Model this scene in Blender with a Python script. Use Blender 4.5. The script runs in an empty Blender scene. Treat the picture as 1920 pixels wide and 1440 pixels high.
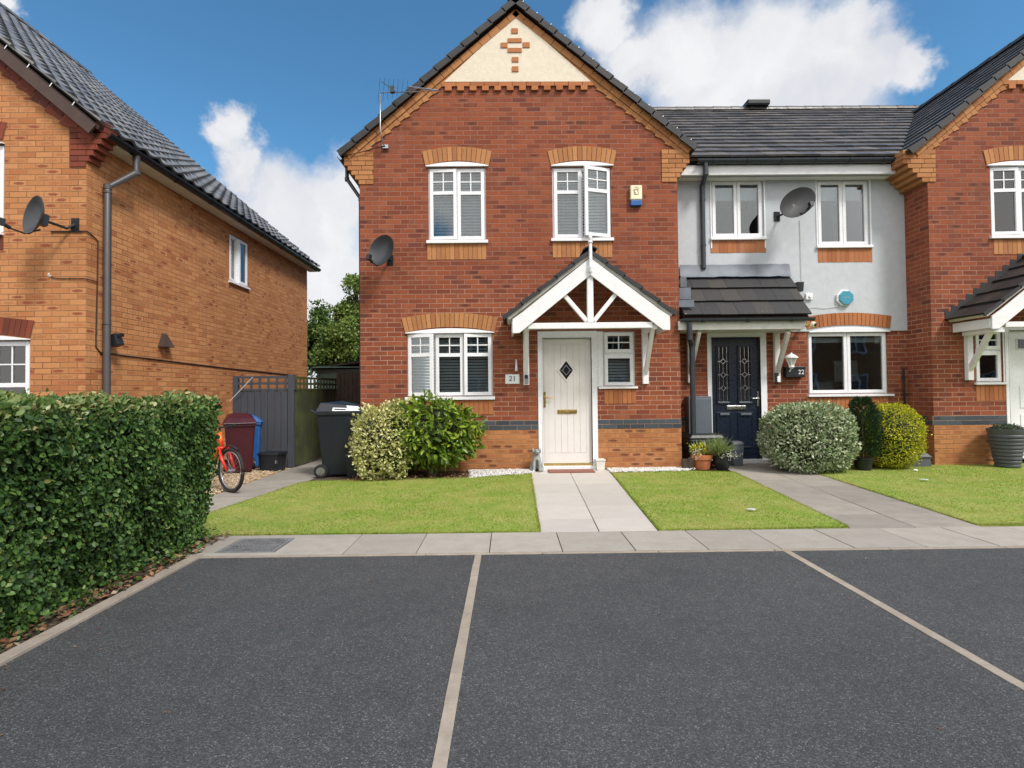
import bpy, bmesh, math, random
import numpy as np
from mathutils import Vector, Matrix, Euler
random.seed(7); rng = np.random.default_rng(7)
S = bpy.context.scene
# ------------------------------------------------------------------ camera
FPX = 1000.0                                   # focal length in pixels of a 1920 wide picture
CAMZ = 1.25
cam_d = bpy.data.cameras.new("camera"); cam = bpy.data.objects.new("camera", cam_d)
S.collection.objects.link(cam); S.camera = cam
cam_d.sensor_width = 36.0; cam_d.lens = 36.0*FPX/1920; cam_d.clip_start = 0.05; cam_d.clip_end = 3000
cam_d.shift_y = -6/1920
RC = Matrix.Rotation(-0.0072, 3, 'Z') @ Matrix.Rotation(math.pi/2+0.0200, 3, 'X') @ Matrix.Rotation(-0.0105, 3, 'Z')
cam.matrix_world = Matrix.Translation((0, 0, CAMZ)) @ RC.to_4x4()
# ------------------------------------------------------------------ exposure, sun
S.view_settings.view_transform = 'Standard'; S.view_settings.look = 'None'; S.view_settings.gamma = 1
S.view_settings.exposure = 0.72
SUN_EL = math.radians(50); SUN_AZ = math.radians(42)      # azimuth measured from behind the camera towards +X
sd = Vector((math.sin(SUN_AZ)*math.cos(SUN_EL), -math.cos(SUN_AZ)*math.cos(SUN_EL), math.sin(SUN_EL)))
sun_d = bpy.data.lights.new("sun", 'SUN'); sun_d.energy = 2.15; sun_d.angle = math.radians(13); sun_d.color = (1, 0.955, 0.90)
sun = bpy.data.objects.new("sun", sun_d); S.collection.objects.link(sun)
sun.rotation_euler = sd.to_track_quat('Z', 'Y').to_euler(); sun.location = (5, -10, 20)

def ray(px, py):
    return (RC @ Vector(((px-960)/FPX, (714-py)/FPX, -1))).normalized()
def onY(px, py, Y):
    d = ray(px, py); t = Y/d.y; return d.x*t, CAMZ+d.z*t
def onX(px, py, X):
    d = ray(px, py); t = X/d.x; return d.y*t, CAMZ+d.z*t
def onZ(px, py, Z=0.0):
    d = ray(px, py); t = (Z-CAMZ)/d.z; return d.x*t, d.y*t
def XY(px, Y, py=600): return onY(px, py, Y)[0]
def ZY(py, Y, px=1000): return onY(px, py, Y)[1]

# ------------------------------------------------------------------ node helpers
class NT:
    def __init__(s, nt): s.nt = nt; s.l = nt.links
    def n(s, t, **k):
        o = s.nt.nodes.new(t)
        for a, b in k.items():
            if hasattr(o, a): setattr(o, a, b)
        return o
    def set(s, sock, v):
        if hasattr(v, 'is_output') or isinstance(v, bpy.types.NodeSocket): s.l.new(v, sock)
        else: sock.default_value = v
    def math(s, op, a, b=0.0, c=None, clamp=False):
        o = s.n('ShaderNodeMath', operation=op); o.use_clamp = clamp
        s.set(o.inputs[0], a); s.set(o.inputs[1], b)
        if c is not None: s.set(o.inputs[2], c)
        return o.outputs[0]
    def vmath(s, op, a, b=(0,0,0), scale=None):
        o = s.n('ShaderNodeVectorMath', operation=op); s.set(o.inputs[0], a)
        if op != 'SCALE' : s.set(o.inputs[1], b)
        if scale is not None: s.set(o.inputs['Scale'], scale)
        return o.outputs['Value'] if op in ('LENGTH','DISTANCE','DOT_PRODUCT') else o.outputs[0]
    def mix(s, f, a, b, blend='MIX'):
        o = s.n('ShaderNodeMix', data_type='RGBA', blend_type=blend); s.set(o.inputs[0], f)
        s.set(o.inputs[6], a); s.set(o.inputs[7], b); return o.outputs[2]
    def ramp(s, f, stops, interp='LINEAR'):
        o = s.n('ShaderNodeValToRGB'); e = o.color_ramp; e.interpolation = interp
        while len(e.elements) < len(stops): e.elements.new(0.5)
        for el, (p, c) in zip(e.elements, stops):
            el.position = p; el.color = (*c, 1) if len(c) == 3 else c
        s.set(o.inputs[0], f); return o.outputs[0]
    def maprange(s, v, a, b, c=0.0, d=1.0, smooth=False):
        o = s.n('ShaderNodeMapRange'); o.interpolation_type = 'SMOOTHSTEP' if smooth else 'LINEAR'
        s.set(o.inputs[0], v); s.set(o.inputs[1], a); s.set(o.inputs[2], b); s.set(o.inputs[3], c); s.set(o.inputs[4], d)
        return o.outputs[0]
    def noise(s, vec, scale, detail=3, rough=0.55, out='Fac', dist=0.0):
        o = s.n('ShaderNodeTexNoise'); s.set(o.inputs['Vector'], vec); s.set(o.inputs['Scale'], scale)
        o.inputs['Detail'].default_value = detail; o.inputs['Roughness'].default_value = rough
        o.inputs['Distortion'].default_value = dist
        return o.outputs[0] if out == 'Fac' else o.outputs[1]
    def white(s, vec):
        o = s.n('ShaderNodeTexWhiteNoise', noise_dimensions='3D'); s.set(o.inputs['Vector'], vec)
        return o.outputs['Value'], o.outputs['Color']
    def comb(s, x, y, z):
        o = s.n('ShaderNodeCombineXYZ')
        for i, v in enumerate((x, y, z)): s.set(o.inputs[i], v)
        return o.outputs[0]
    def sep(s, v):
        o = s.n('ShaderNodeSeparateXYZ'); s.set(o.inputs[0], v); return o.outputs
    def pos(s): return s.n('ShaderNodeNewGeometry').outputs['Position']
    def obj(s): return s.n('ShaderNodeTexCoord').outputs['Object']
    def island(s): return s.n('ShaderNodeNewGeometry').outputs['Random Per Island']
    def bump(s, h, strength=0.5, dist=0.01):
        o = s.n('ShaderNodeBump'); o.inputs['Strength'].default_value = strength; o.inputs['Distance'].default_value = dist
        s.set(o.inputs['Height'], h); return o.outputs[0]

def newmat(name):
    m = bpy.data.materials.new(name); m.use_nodes = True; nt = m.node_tree; nt.nodes.clear()
    t = NT(nt); out = t.n('ShaderNodeOutputMaterial'); p = t.n('ShaderNodeBsdfPrincipled')
    nt.links.new(p.outputs[0], out.inputs[0]); return m, t, p, out
M = {}
def plain(name, col, rough=0.5, var=0.12, scale=6.0, bump=0.0, bscale=80.0, metal=0.0, spec=0.5, dirt=0.0, coat=0.0):
    """base colour with slow mottling, optional grime and fine bump"""
    m, t, p, _ = newmat(name); v = t.obj()
    n1 = t.noise(v, scale, 4, 0.6)
    c = t.mix(t.maprange(n1, 0.3, 0.7), (*[x*(1-var) for x in col], 1), (*[min(1, x*(1+var)) for x in col], 1))
    if dirt:
        n2 = t.noise(v, scale*2.3, 6, 0.7)
        c = t.mix(t.maprange(n2, 0.52, 0.75, 0, dirt), c, (0.12, 0.11, 0.09, 1))
    t.set(p.inputs['Base Color'], c)
    t.set(p.inputs['Roughness'], t.maprange(t.noise(v, scale*4, 3), 0.3, 0.7, max(0.02, rough-0.06), min(1, rough+0.06)))
    p.inputs['Metallic'].default_value = metal; p.inputs['Specular IOR Level'].default_value = spec
    p.inputs['Coat Weight'].default_value = coat
    if bump: t.set(p.inputs['Normal'], t.bump(t.noise(v, bscale, 4, 0.6), bump, 0.004))
    M[name] = m; return m

def brickmat(name, ramp, mortar, flash=None, flash_amt=0.0, course=0.075, length=0.225, mw=0.005, seed=0.0, stretch_dirt=0.0, upper=None):
    m, t, p, _ = newmat(name)
    g = t.n('ShaderNodeNewGeometry'); P = g.outputs['Position']; N = g.outputs['True Normal']
    wob = t.vmath('SCALE', t.vmath('SUBTRACT', t.noise(P, 9, 3, 0.6, 'Color'), (0.5, 0.5, 0.5)), scale=0.006)
    x, y, z = t.sep(t.vmath('ADD', P, wob)); nx = t.math('ABSOLUTE', t.sep(N)[0])
    side = t.math('GREATER_THAN', nx, 0.6)
    u = t.math('ADD', t.math('MULTIPLY', x, t.math('SUBTRACT', 1, side)), t.math('MULTIPLY', y, side))
    zr = t.math('DIVIDE', t.math('ADD', z, 0.035), course); row = t.math('FLOOR', zr); fv = t.math('FRACT', zr)
    off = t.math('MULTIPLY', t.math('MODULO', t.math('ADD', row, 100), 2), 0.5)
    cu = t.math('ADD', t.math('DIVIDE', u, length), off); col = t.math('FLOOR', cu); fu = t.math('FRACT', cu)
    du = t.math('MULTIPLY', t.math('MINIMUM', fu, t.math('SUBTRACT', 1, fu)), length)
    dv = t.math('MULTIPLY', t.math('MINIMUM', fv, t.math('SUBTRACT', 1, fv)), course)
    w1, w1c = t.white(t.comb(col, row, seed)); w2, _ = t.white(t.comb(row, col, seed+3.7)); 
    d = t.math('MINIMUM', du, dv)
    rag = t.math('MULTIPLY', t.math('SUBTRACT', t.noise(P, 60, 3, 0.7), 0.5), 0.006)
    mask = t.maprange(t.math('ADD', d, rag), mw-0.0015, mw+0.0015, smooth=True)
    c = t.ramp(w1, ramp)
    fine = t.noise(P, 45, 5, 0.75)
    c = t.mix(t.maprange(fine, 0.25, 0.75, 0, 0.55), c, t.mix(0.5, c, (0.05, 0.02, 0.015, 1)))
    patch = t.noise(P, 0.9, 3, 0.5)
    c = t.mix(t.maprange(patch, 0.35, 0.7, 0, 0.22), c, t.mix(1, c, (0.62, 0.55, 0.55, 1), 'MULTIPLY'))
    if flash:
        cx = t.math('DIVIDE', t.math('ABSOLUTE', t.math('SUBTRACT', fu, t.math('ADD', 0.35, t.math('MULTIPLY', w1, 0.3)))), 0.40)
        cz = t.math('DIVIDE', t.math('ABSOLUTE', t.math('SUBTRACT', fv, 0.5)), 0.34)
        e = t.math('SUBTRACT', 1, t.math('ADD', t.math('MULTIPLY', cx, cx), t.math('MULTIPLY', cz, cz)))
        e = t.math('ADD', e, t.math('MULTIPLY', t.math('SUBTRACT', t.noise(P, 35, 3, 0.6), 0.5), 1.3))
        on = t.math('LESS_THAN', w2, flash_amt)
        weak = t.math('MULTIPLY', t.math('LESS_THAN', w2, flash_amt*3.5), 0.35)
        amt = t.math('MULTIPLY', t.maprange(e, 0.1, 0.7, smooth=True), t.math('MAXIMUM', on, weak))
        c = t.mix(t.math('MULTIPLY', amt, 0.85), c, (*flash, 1))
    mc = t.mix(t.noise(P, 20, 3), (*[q*0.8 for q in mortar], 1), (*[q*1.15 for q in mortar], 1))
    mott = t.noise(P, 1.6, 3, 0.6)
    mc = t.mix(t.maprange(mott, 0.45, 0.62), mc, t.mix(1, mc, (0.62, 0.58, 0.56, 1), 'MULTIPLY'))
    if upper:   # older, darker pointing higher up the wall
        hz = t.math('ADD', z, t.math('MULTIPLY', t.math('SUBTRACT', t.noise(P, 1.2, 4, 0.6), 0.5), 2.4))
        mc = t.mix(t.maprange(hz, 2.2, 3.4, 0, 0.65), mc, (*upper, 1))
    c = t.mix(mask, mc, c)
    pale = t.noise(P, 2.7, 6, 0.72)
    c = t.mix(t.maprange(pale, 0.56, 0.78, 0, 0.20), c, (*[min(1, q*1.25) for q in mortar], 1))
    if stretch_dirt:   # rain streaks of grime with a shape of their own
        st = t.noise(t.comb(t.math('MULTIPLY', u, 7), 0.0, t.math('MULTIPLY', z, 0.6)), 1.0, 4, 0.6)
        c = t.mix(t.maprange(st, 0.5, 0.75, 0, stretch_dirt), c, (0.1, 0.07, 0.05, 1))
    t.set(p.inputs['Base Color'], c); p.inputs['Roughness'].default_value = 0.9; p.inputs['Specular IOR Level'].default_value = 0.25
    h = t.math('ADD', t.math('MULTIPLY', mask, 0.7), t.math('MULTIPLY', fine, 0.35))
    h = t.math('ADD', h, t.math('MULTIPLY', w2, 0.25))
    t.set(p.inputs['Normal'], t.bump(h, 0.8, 0.006))
    M[name] = m; return m

def islandmat(name, ramp, rough=0.85, var=0.35, scale=40, bump=0.5, bdist=0.004, spec=0.3, spots=None, mottle=None):
    """colour picked per separate piece (brick, slab, tile, pebble), mottled inside it"""
    m, t, p, _ = newmat(name); v = t.pos()
    c = t.ramp(t.island(), ramp); f = t.noise(v, scale, 5, 0.7)
    c = t.mix(t.maprange(f, 0.25, 0.75, 0, var), c, t.mix(1, c, (0.45, 0.42, 0.4, 1), 'MULTIPLY'))
    if mottle:
        c = t.mix(t.maprange(t.noise(v, mottle[0], 5, 0.65), 0.4, 0.7, 0, mottle[1]), c, (*mottle[2], 1))
    if spots:
        vo = t.n('ShaderNodeTexVoronoi'); t.set(vo.inputs['Vector'], v); vo.inputs['Scale'].default_value = spots[0]
        pick = t.math('LESS_THAN', t.sep(vo.outputs['Color'])[0], spots[1])
        dd = t.math('ADD', vo.outputs['Distance'], t.math('MULTIPLY', t.noise(v, 60, 2), 0.15))
        c = t.mix(t.math('MULTIPLY', pick, t.math('LESS_THAN', dd, spots[2])), c, (*spots[3], 1))
    t.set(p.inputs['Base Color'], c); p.inputs['Roughness'].default_value = rough; p.inputs['Specular IOR Level'].default_value = spec
    if bump: t.set(p.inputs['Normal'], t.bump(f, bump, bdist))
    M[name] = m; return m

def leafmat(name, ramp, rough=0.4, transl=0.25, patch=None):
    m, t, p, out = newmat(name)
    c = t.ramp(t.island(), ramp)
    pn = t.noise(t.pos(), 3.0, 3, 0.6)
    c = t.mix(t.maprange(pn, 0.35, 0.65, 0, 0.4), c, t.mix(1, c, (0.6, 0.7, 0.55, 1), 'MULTIPLY'))
    if patch: c = t.mix(t.maprange(t.noise(t.pos(), patch[0], 3), patch[1], patch[1]+0.12, 0, patch[2]), c, (*patch[3], 1))
    t.set(p.inputs['Base Color'], c); p.inputs['Roughness'].default_value = rough; p.inputs['Specular IOR Level'].default_value = 0.4
    tr = t.n('ShaderNodeBsdfTranslucent'); t.set(tr.inputs[0], t.mix(1, c, (1.0, 1.0, 0.6, 1), 'MULTIPLY'))
    mx = t.n('ShaderNodeMixShader'); mx.inputs[0].default_value = transl
    t.l.new(p.outputs[0], mx.inputs[1]); t.l.new(tr.outputs[0], mx.inputs[2]); t.l.new(mx.outputs[0], out.inputs[0])
    M[name] = m; return m

# ------------------------------------------------------------------ mesh helpers
col = S.collection
def wloc(o):
    v = Vector((0, 0, 0))
    while o is not None: v += o.location; o = o.parent
    return v
class MB:
    def __init__(s): s.v = []; s.f = []
    def add(s, vs, fs):
        k = len(s.v); s.v += [tuple(p) for p in vs]; s.f += [tuple(i+k for i in f) for f in fs]; return s
    def box(s, x0, x1, y0, y1, z0, z1):
        return s.add([(x0,y0,z0),(x1,y0,z0),(x1,y1,z0),(x0,y1,z0),(x0,y0,z1),(x1,y0,z1),(x1,y1,z1),(x0,y1,z1)],
                     [(0,3,2,1),(4,5,6,7),(0,1,5,4),(1,2,6,5),(2,3,7,6),(3,0,4,7)])
    def tbox(s, c, w0, d0, w1, d1, z0, z1, dx=0, dy=0):
        """tapered box: bottom size w0 x d0, top size w1 x d1"""
        x, y = c
        b = [(x-w0/2,y-d0/2,z0),(x+w0/2,y-d0/2,z0),(x+w0/2,y+d0/2,z0),(x-w0/2,y+d0/2,z0)]
        t = [(x+dx-w1/2,y+dy-d1/2,z1),(x+dx+w1/2,y+dy-d1/2,z1),(x+dx+w1/2,y+dy+d1/2,z1),(x+dx-w1/2,y+dy+d1/2,z1)]
        return s.add(b+t, [(0,3,2,1),(4,5,6,7),(0,1,5,4),(1,2,6,5),(2,3,7,6),(3,0,4,7)])
    def obox(s, c, ax, ay, az, hx, hy, hz):
        c, ax, ay, az = Vector(c), Vector(ax).normalized(), Vector(ay).normalized(), Vector(az).normalized()
        vs = [c+ax*hx*i+ay*hy*j+az*hz*k for k in (-1,1) for (i,j) in ((-1,-1),(1,-1),(1,1),(-1,1))]
        return s.add(vs, [(0,3,2,1),(4,5,6,7),(0,1,5,4),(1,2,6,5),(2,3,7,6),(3,0,4,7)])
    def beam(s, p0, p1, w, h, side=(0,1,0)):
        """bar from p0 to p1; w across 'side', h across the third axis"""
        p0, p1 = Vector(p0), Vector(p1); d = p1-p0; a = d.normalized(); sd_ = Vector(side); sd_ = (sd_-a*sd_.dot(a)).normalized()
        return s.obox((p0+p1)/2, a, sd_, a.cross(sd_), d.length/2, w/2, h/2)
    def polyext(s, pts, vec):
        n = len(pts); pts = [Vector(p) for p in pts]; vec = Vector(vec)
        fs = [tuple(range(n)), tuple(reversed(range(n, 2*n)))] + [(i, (i+1) % n, n+(i+1) % n, n+i) for i in range(n)]
        return s.add(pts+[p+vec for p in pts], fs)
    def prism(s, xz, y0, y1): return s.polyext([(x, y0, z) for x, z in xz], (0, y1-y0, 0))
    def tube(s, pts, r, n=10, cap=True, rs=None):
        pts = [Vector(p) for p in pts]; k = len(s.v); prev = None
        for i, p in enumerate(pts):
            a = pts[min(i+1, len(pts)-1)]-pts[max(i-1, 0)]; a.normalize()
            if prev is None: u = a.cross(Vector((0,0,1)) if abs(a.z) < 0.9 else Vector((1,0,0)))
            else: u = prev-a*prev.dot(a)
            u.normalize(); prev = u; w = a.cross(u); rr = rs[i] if rs else r
            for j in range(n):
                th = 2*math.pi*j/n; s.v.append(tuple(p+u*math.cos(th)*rr+w*math.sin(th)*rr))
        for i in range(len(pts)-1):
            for j in range(n):
                s.f.append((k+i*n+j, k+i*n+(j+1) % n, k+(i+1)*n+(j+1) % n, k+(i+1)*n+j))
        if cap: s.f.append(tuple(k+j for j in reversed(range(n)))); s.f.append(tuple(k+(len(pts)-1)*n+j for j in range(n)))
        return s
    def lathe(s, prof, c, n=24, ax=(0,0,1)):
        c = Vector(c); ax = Vector(ax).normalized(); u = ax.cross(Vector((0,1,0)) if abs(ax.y) < .9 else Vector((1,0,0))).normalized(); w = ax.cross(u); k = len(s.v)
        for r, z in prof:
            for j in range(n):
                th = 2*math.pi*j/n; s.v.append(tuple(c+ax*z+u*r*math.cos(th)+w*r*math.sin(th)))
        for i in range(len(prof)-1):
            for j in range(n): s.f.append((k+i*n+j, k+i*n+(j+1) % n, k+(i+1)*n+(j+1) % n, k+(i+1)*n+j))
        s.f.append(tuple(k+j for j in reversed(range(n)))); s.f.append(tuple(k+(len(prof)-1)*n+j for j in range(n)))
        return s
    def ball(s, c, rx, ry, rz, n=12, m=8, lump=0.0, seed=0):
        r_ = random.Random(seed); k = len(s.v)
        for i in range(m+1):
            ph = math.pi*i/m
            for j in range(n):
                th = 2*math.pi*j/n; q = 1+lump*(r_.random()-0.5)
                s.v.append((c[0]+rx*q*math.sin(ph)*math.cos(th), c[1]+ry*q*math.sin(ph)*math.sin(th), c[2]+rz*q*math.cos(ph)))
        for i in range(m):
            for j in range(n): s.f.append((k+i*n+j, k+(i+1)*n+j, k+(i+1)*n+(j+1) % n, k+i*n+(j+1) % n))
        return s
    def rot(s, angle, axis, pivot):
        R = Matrix.Rotation(angle, 3, axis); pv = Vector(pivot)
        s.v = [tuple(R @ (Vector(p)-pv)+pv) for p in s.v]; return s
    def build(s, name, mat, parent=None, smooth=False, bevel=0.0, fix=True, auto=None):
        me = bpy.data.meshes.new(name); off = wloc(parent) if parent is not None else Vector((0,0,0))
        me.from_pydata([tuple(Vector(p)-off) for p in s.v], [], s.f)
        if fix:
            bm = bmesh.new(); bm.from_mesh(me); bmesh.ops.recalc_face_normals(bm, faces=bm.faces); bm.to_mesh(me); bm.free()
        me.materials.append(M[mat] if isinstance(mat, str) else mat)
        o = bpy.data.objects.new(name, me); col.objects.link(o)
        if parent is not None: o.parent = parent
        if smooth: me.polygons.foreach_set('use_smooth', [True]*len(me.polygons))
        if auto is not None and smooth: me.set_sharp_from_angle(angle=math.radians(auto))
        if bevel:
            b = o.modifiers.new('bevel', 'BEVEL'); b.width = bevel; b.segments = 2; b.limit_method = 'ANGLE'; b.angle_limit = math.radians(50)
        return o
def tag(o, label=None, cat=None, group=None, kind=None):
    if label: o['label'] = label
    if cat: o['category'] = cat
    if group: o['group'] = group
    if kind: o['kind'] = kind
    return o
def thing(name, loc, label, cat, group=None):
    o = bpy.data.objects.new(name, None); o.location = loc; o.empty_display_size = 0.2; col.objects.link(o)
    return tag(o, label, cat, group)
def kids(o): return list(o.children)
def copy_tree(o, parent=None):
    c = o.copy(); col.objects.link(c); c.parent = parent
    for ch in kids(o): copy_tree(ch, c)
    return c
def text_mesh(name, body, size, depth, mat, parent, loc, align='CENTER', rot=(math.pi/2, 0, 0)):
    cu = bpy.data.curves.new(name, 'FONT'); cu.body = body; cu.size = size; cu.extrude = depth; cu.align_x = align; cu.align_y = 'CENTER'
    t = bpy.data.objects.new(name, cu); col.objects.link(t); bpy.context.view_layer.update()
    me = bpy.data.meshes.new_from_object(t.evaluated_get(bpy.context.evaluated_depsgraph_get()))
    bpy.data.objects.remove(t); bpy.data.curves.remove(cu)
    o = bpy.data.objects.new(name, me); me.materials.clear(); me.materials.append(M[mat]); col.objects.link(o)
    o.parent = parent; o.location = Vector(loc)-wloc(parent); o.rotation_euler = rot
    return o

# scatter a small template many times into ONE mesh ------------------------------------
def scatter(name, tv, tf, pos, ax, up, sc, mat, parent=None, smooth=False):
    """tv (n,3) template verts; pos (k,3); ax = direction of template x; up ~ template z; sc (k,) or (k,3)"""
    tv = np.asarray(tv, float); pos = np.asarray(pos, float); k = len(pos); n = len(tv)
    ax = ax/np.linalg.norm(ax, axis=1, keepdims=True)
    yy = np.cross(up, ax); yy /= np.linalg.norm(yy, axis=1, keepdims=True)+1e-9; zz = np.cross(ax, yy)
    sc = np.asarray(sc, float); sc = np.repeat(sc[:, None], 3, 1) if sc.ndim == 1 else sc
    L = tv[None]*sc[:, None, :]
    W = pos[:, None]+L[..., 0:1]*ax[:, None]+L[..., 1:2]*yy[:, None]+L[..., 2:3]*zz[:, None]
    if parent is not None: W = W-np.array(wloc(parent))[None, None]
    me = bpy.data.meshes.new(name); me.vertices.add(k*n); me.vertices.foreach_set('co', W.astype(np.float32).ravel())
    sizes = np.array([len(f) for f in tf]); flat = np.concatenate([np.array(f) for f in tf])
    loops = (flat[None]+(np.arange(k)*n)[:, None]).ravel(); tot = np.tile(sizes, k); start = np.concatenate([[0], np.cumsum(tot)[:-1]])
    me.loops.add(len(loops)); me.loops.foreach_set('vertex_index', loops.astype(np.int32))
    me.polygons.add(len(tot)); me.polygons.foreach_set('loop_start', start.astype(np.int32)); me.polygons.foreach_set('loop_total', tot.astype(np.int32))
    me.update(calc_edges=True); me.validate()
    if smooth: me.polygons.foreach_set('use_smooth', [True]*len(me.polygons))
    me.materials.append(M[mat]); o = bpy.data.objects.new(name, me); col.objects.link(o)
    if parent is not None: o.parent = parent
    return o
LEAF = ([(0,0,0),(.3,.3,.05),(.7,.27,.03),(1,0,-.06),(.7,-.27,.03),(.3,-.3,.05),(.5,0,-.03)],
        [(0,1,6),(1,2,6),(2,3,6),(3,4,6),(4,5,6),(5,0,6)])
LEAFS = ([(0,0,0),(.5,.3,.06),(1,0,-.05),(.5,-.3,.06)], [(0,1,2,3)])
LEAFN = ([(0,0,0),(.45,.14,.03),(1,0,-.12),(.45,-.14,.03)], [(0,1,2,3)])
def unit(a): return a/(np.linalg.norm(a, axis=-1, keepdims=True)+1e-9)
def rnd3(k): return rng.normal(size=(k, 3))
# ------------------------------------------------------------------ world: Nishita sky with clouds
W = bpy.data.worlds.new("World"); S.world = W; W.use_nodes = True; W.node_tree.nodes.clear(); t = NT(W.node_tree)
wo = t.n('ShaderNodeOutputWorld'); bg = t.n('ShaderNodeBackground'); t.l.new(bg.outputs[0], wo.inputs[0])
sky = t.n('ShaderNodeTexSky', sky_type='NISHITA'); sky.sun_disc = False; sky.sun_elevation = SUN_EL
sky.sun_rotation = math.atan2(sd.x, sd.y); sky.air_density = 1.0; sky.dust_density = 0.3; sky.ozone_density = 4.0
bg.inputs[1].default_value = 0.13
D = t.n('ShaderNodeTexCoord').outputs['Generated']
w1 = t.vmath('SCALE', t.vmath('SUBTRACT', t.noise(D, 6.0, 8, 0.62, 'Color'), (0.5,0.5,0.5)), scale=0.17)
w2 = t.vmath('SCALE', t.vmath('SUBTRACT', t.noise(D, 22.0, 5, 0.6, 'Color'), (0.5,0.5,0.5)), scale=0.035)
DW = t.vmath('ADD', t.vmath('ADD', D, w1), w2)
blobs = [(1150,20,60),(1200,110,75),(1290,120,120),(1420,130,140),(1560,120,130),(1650,110,85),(1350,230,150),(1530,250,140),(1720,120,60),(1600,60,70),
         (418,255,44),(432,318,46),(520,390,90),(610,420,110),(600,520,130),(480,450,90),(665,350,75),(640,540,110),(0,0,50)]
field = None
for (bx, by, br) in blobs:
    c = ray(bx, by); r = (ray(bx+br, by)-c).length
    v = t.math('SUBTRACT', 1.0, t.math('DIVIDE', t.vmath('DISTANCE', DW, tuple(c)), r))
    field = v if field is None else t.math('SMOOTH_MAX', field, v, 0.25)
# broken cloud cover added over the unseen dome behind the camera for fill light
gen = t.maprange(t.noise(D, 2.2, 6, 0.55), 0.34, 0.50, -0.6, 1.0)
back = t.maprange(t.sep(D)[1], 0.15, -0.25, 0.0, 1.0, smooth=True)
low = t.maprange(t.sep(D)[2], 0.30, 0.02, 0.0, 1.0, smooth=True)
gen = t.math('ADD', t.math('MULTIPLY', t.math('ADD', gen, 0.1), back), t.math('MULTIPLY', t.math('SUBTRACT', 1.0, back), -1.0))
gen = t.math('MAXIMUM', gen, t.maprange(low, 0.55, 1.0, -1.0, 0.5))
field = t.math('MAXIMUM', field, gen)
mask = t.maprange(field, -0.30, 0.42, smooth=True)
thick = t.math('ADD', t.maprange(t.noise(DW, 5.5, 6, 0.55), 0.3, 0.7, 0.0, 1.0), t.math('MULTIPLY', t.maprange(field, 0.2, 0.9), 0.30))
back2 = t.maprange(t.sep(D)[1], 0.1, -0.3, 0.0, 1.0, smooth=True)
ccol = t.mix(thick, (3.15, 3.25, 3.55, 1), (4.35, 4.35, 4.40, 1))
ccol = t.mix(back2, ccol, (7.4, 7.2, 7.05, 1))  # unseen clouds set brighter than the visible ones, as fill light
skyc = t.mix(1, sky.outputs[0], (0.44, 0.72, 0.76, 1), 'MULTIPLY')
t.set(bg.inputs[0], t.mix(t.math('MULTIPLY', mask, 0.97), skyc, ccol))

# ------------------------------------------------------------------ materials
brickmat('brick_red', [(0,(.20,.052,.028)),(.25,(.262,.070,.034)),(.5,(.298,.080,.037)),(.85,(.335,.096,.043)),(.96,(.225,.062,.034)),(1,(.15,.048,.033))],
         (.42,.26,.185), flash=(.08,.034,.028), flash_amt=0.05, seed=1, stretch_dirt=.28, upper=(.21,.105,.075))
brickmat('brick_buff', [(0,(.50,.215,.082)),(.3,(.57,.258,.105)),(.6,(.62,.290,.120)),(.85,(.54,.228,.088)),(1,(.44,.165,.065))],
         (.30,.165,.08), flash=(.22,.06,.035), flash_amt=0.12, seed=5)
brickmat('brick_plinth', [(0,(.42,.17,.062)),(.4,(.48,.205,.078)),(.8,(.52,.225,.088)),(1,(.36,.125,.05))],
         (.36,.20,.11), flash=(.11,.042,.03), flash_amt=0.22, seed=9)
islandmat('brick_blue', [(0,(.045,.055,.07)),(.5,(.065,.08,.10)),(1,(.035,.042,.055))], rough=.45, bump=.4, spec=.5)
islandmat('voussoir_buff', [(0,(.38,.165,.06)),(.4,(.47,.215,.085)),(.8,(.51,.24,.095)),(1,(.34,.135,.055))], spots=(38, .32, .28, (.18,.055,.03)))
islandmat('voussoir_red', [(0,(.17,.045,.028)),(.5,(.25,.06,.032)),(1,(.13,.038,.026))])
islandmat('voussoir_brown', [(0,(.42,.155,.06)),(.5,(.48,.19,.075)),(1,(.36,.125,.05))])
plain('mortar', (.42,.28,.19), .95, bump=.5)
plain('mortar_dark', (.16,.09,.06), .95, bump=.5)
plain('render_cream', (.70,.63,.50), .95, var=.06, scale=14, bump=.9, bscale=45, dirt=.10)
plain('render_grey', (.50,.53,.56), .95, var=.05, scale=9, bump=1.0, bscale=55, dirt=.10)
plain('upvc', (.80,.81,.83), .28, var=.02, dirt=.04)
plain('white_paint', (.78,.78,.79), .45, var=.05, bump=.15, bscale=30, dirt=.14)
plain('old_white_paint', (.66,.65,.61), .55, var=.08, bump=.2, bscale=30, dirt=.22)
plain('cream_door', (.72,.685,.665), .38, var=.03, bump=.25, bscale=60)
plain('navy_door', (.010,.016,.030), .30, var=.1, bump=.15, bscale=60)
plain('navy_trim', (.10,.12,.15), .35)
plain('brass', (.62,.45,.16), .28, metal=1.0)
plain('chrome', (.75,.75,.76), .22, metal=1.0)
plain('steel', (.42,.43,.45), .35, metal=.9)
plain('lead', (.13,.15,.18), .6, var=.3, scale=5, metal=.0, bump=.5, bscale=12)
plain('gutter', (.035,.042,.052), .32, var=.1)
plain('pipe_brown', (.075,.068,.070), .38, var=.1)
plain('black_plastic', (.012,.014,.017), .38, var=.15)
plain('charcoal_plastic', (.009,.012,.018), .42, var=.12, dirt=.05)
plain('dish', (.035,.04,.046), .42, var=.1)
plain('dish_grey', (.018,.019,.021), .65, var=.1)
plain('maroon_plastic', (.05,.006,.011), .40, var=.12)
plain('blue_plastic', (.020,.11,.34), .42, var=.1)
plain('rubber', (.010,.010,.011), .7)
plain('orange_paint', (.80,.13,.012), .3, var=.04)
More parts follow.
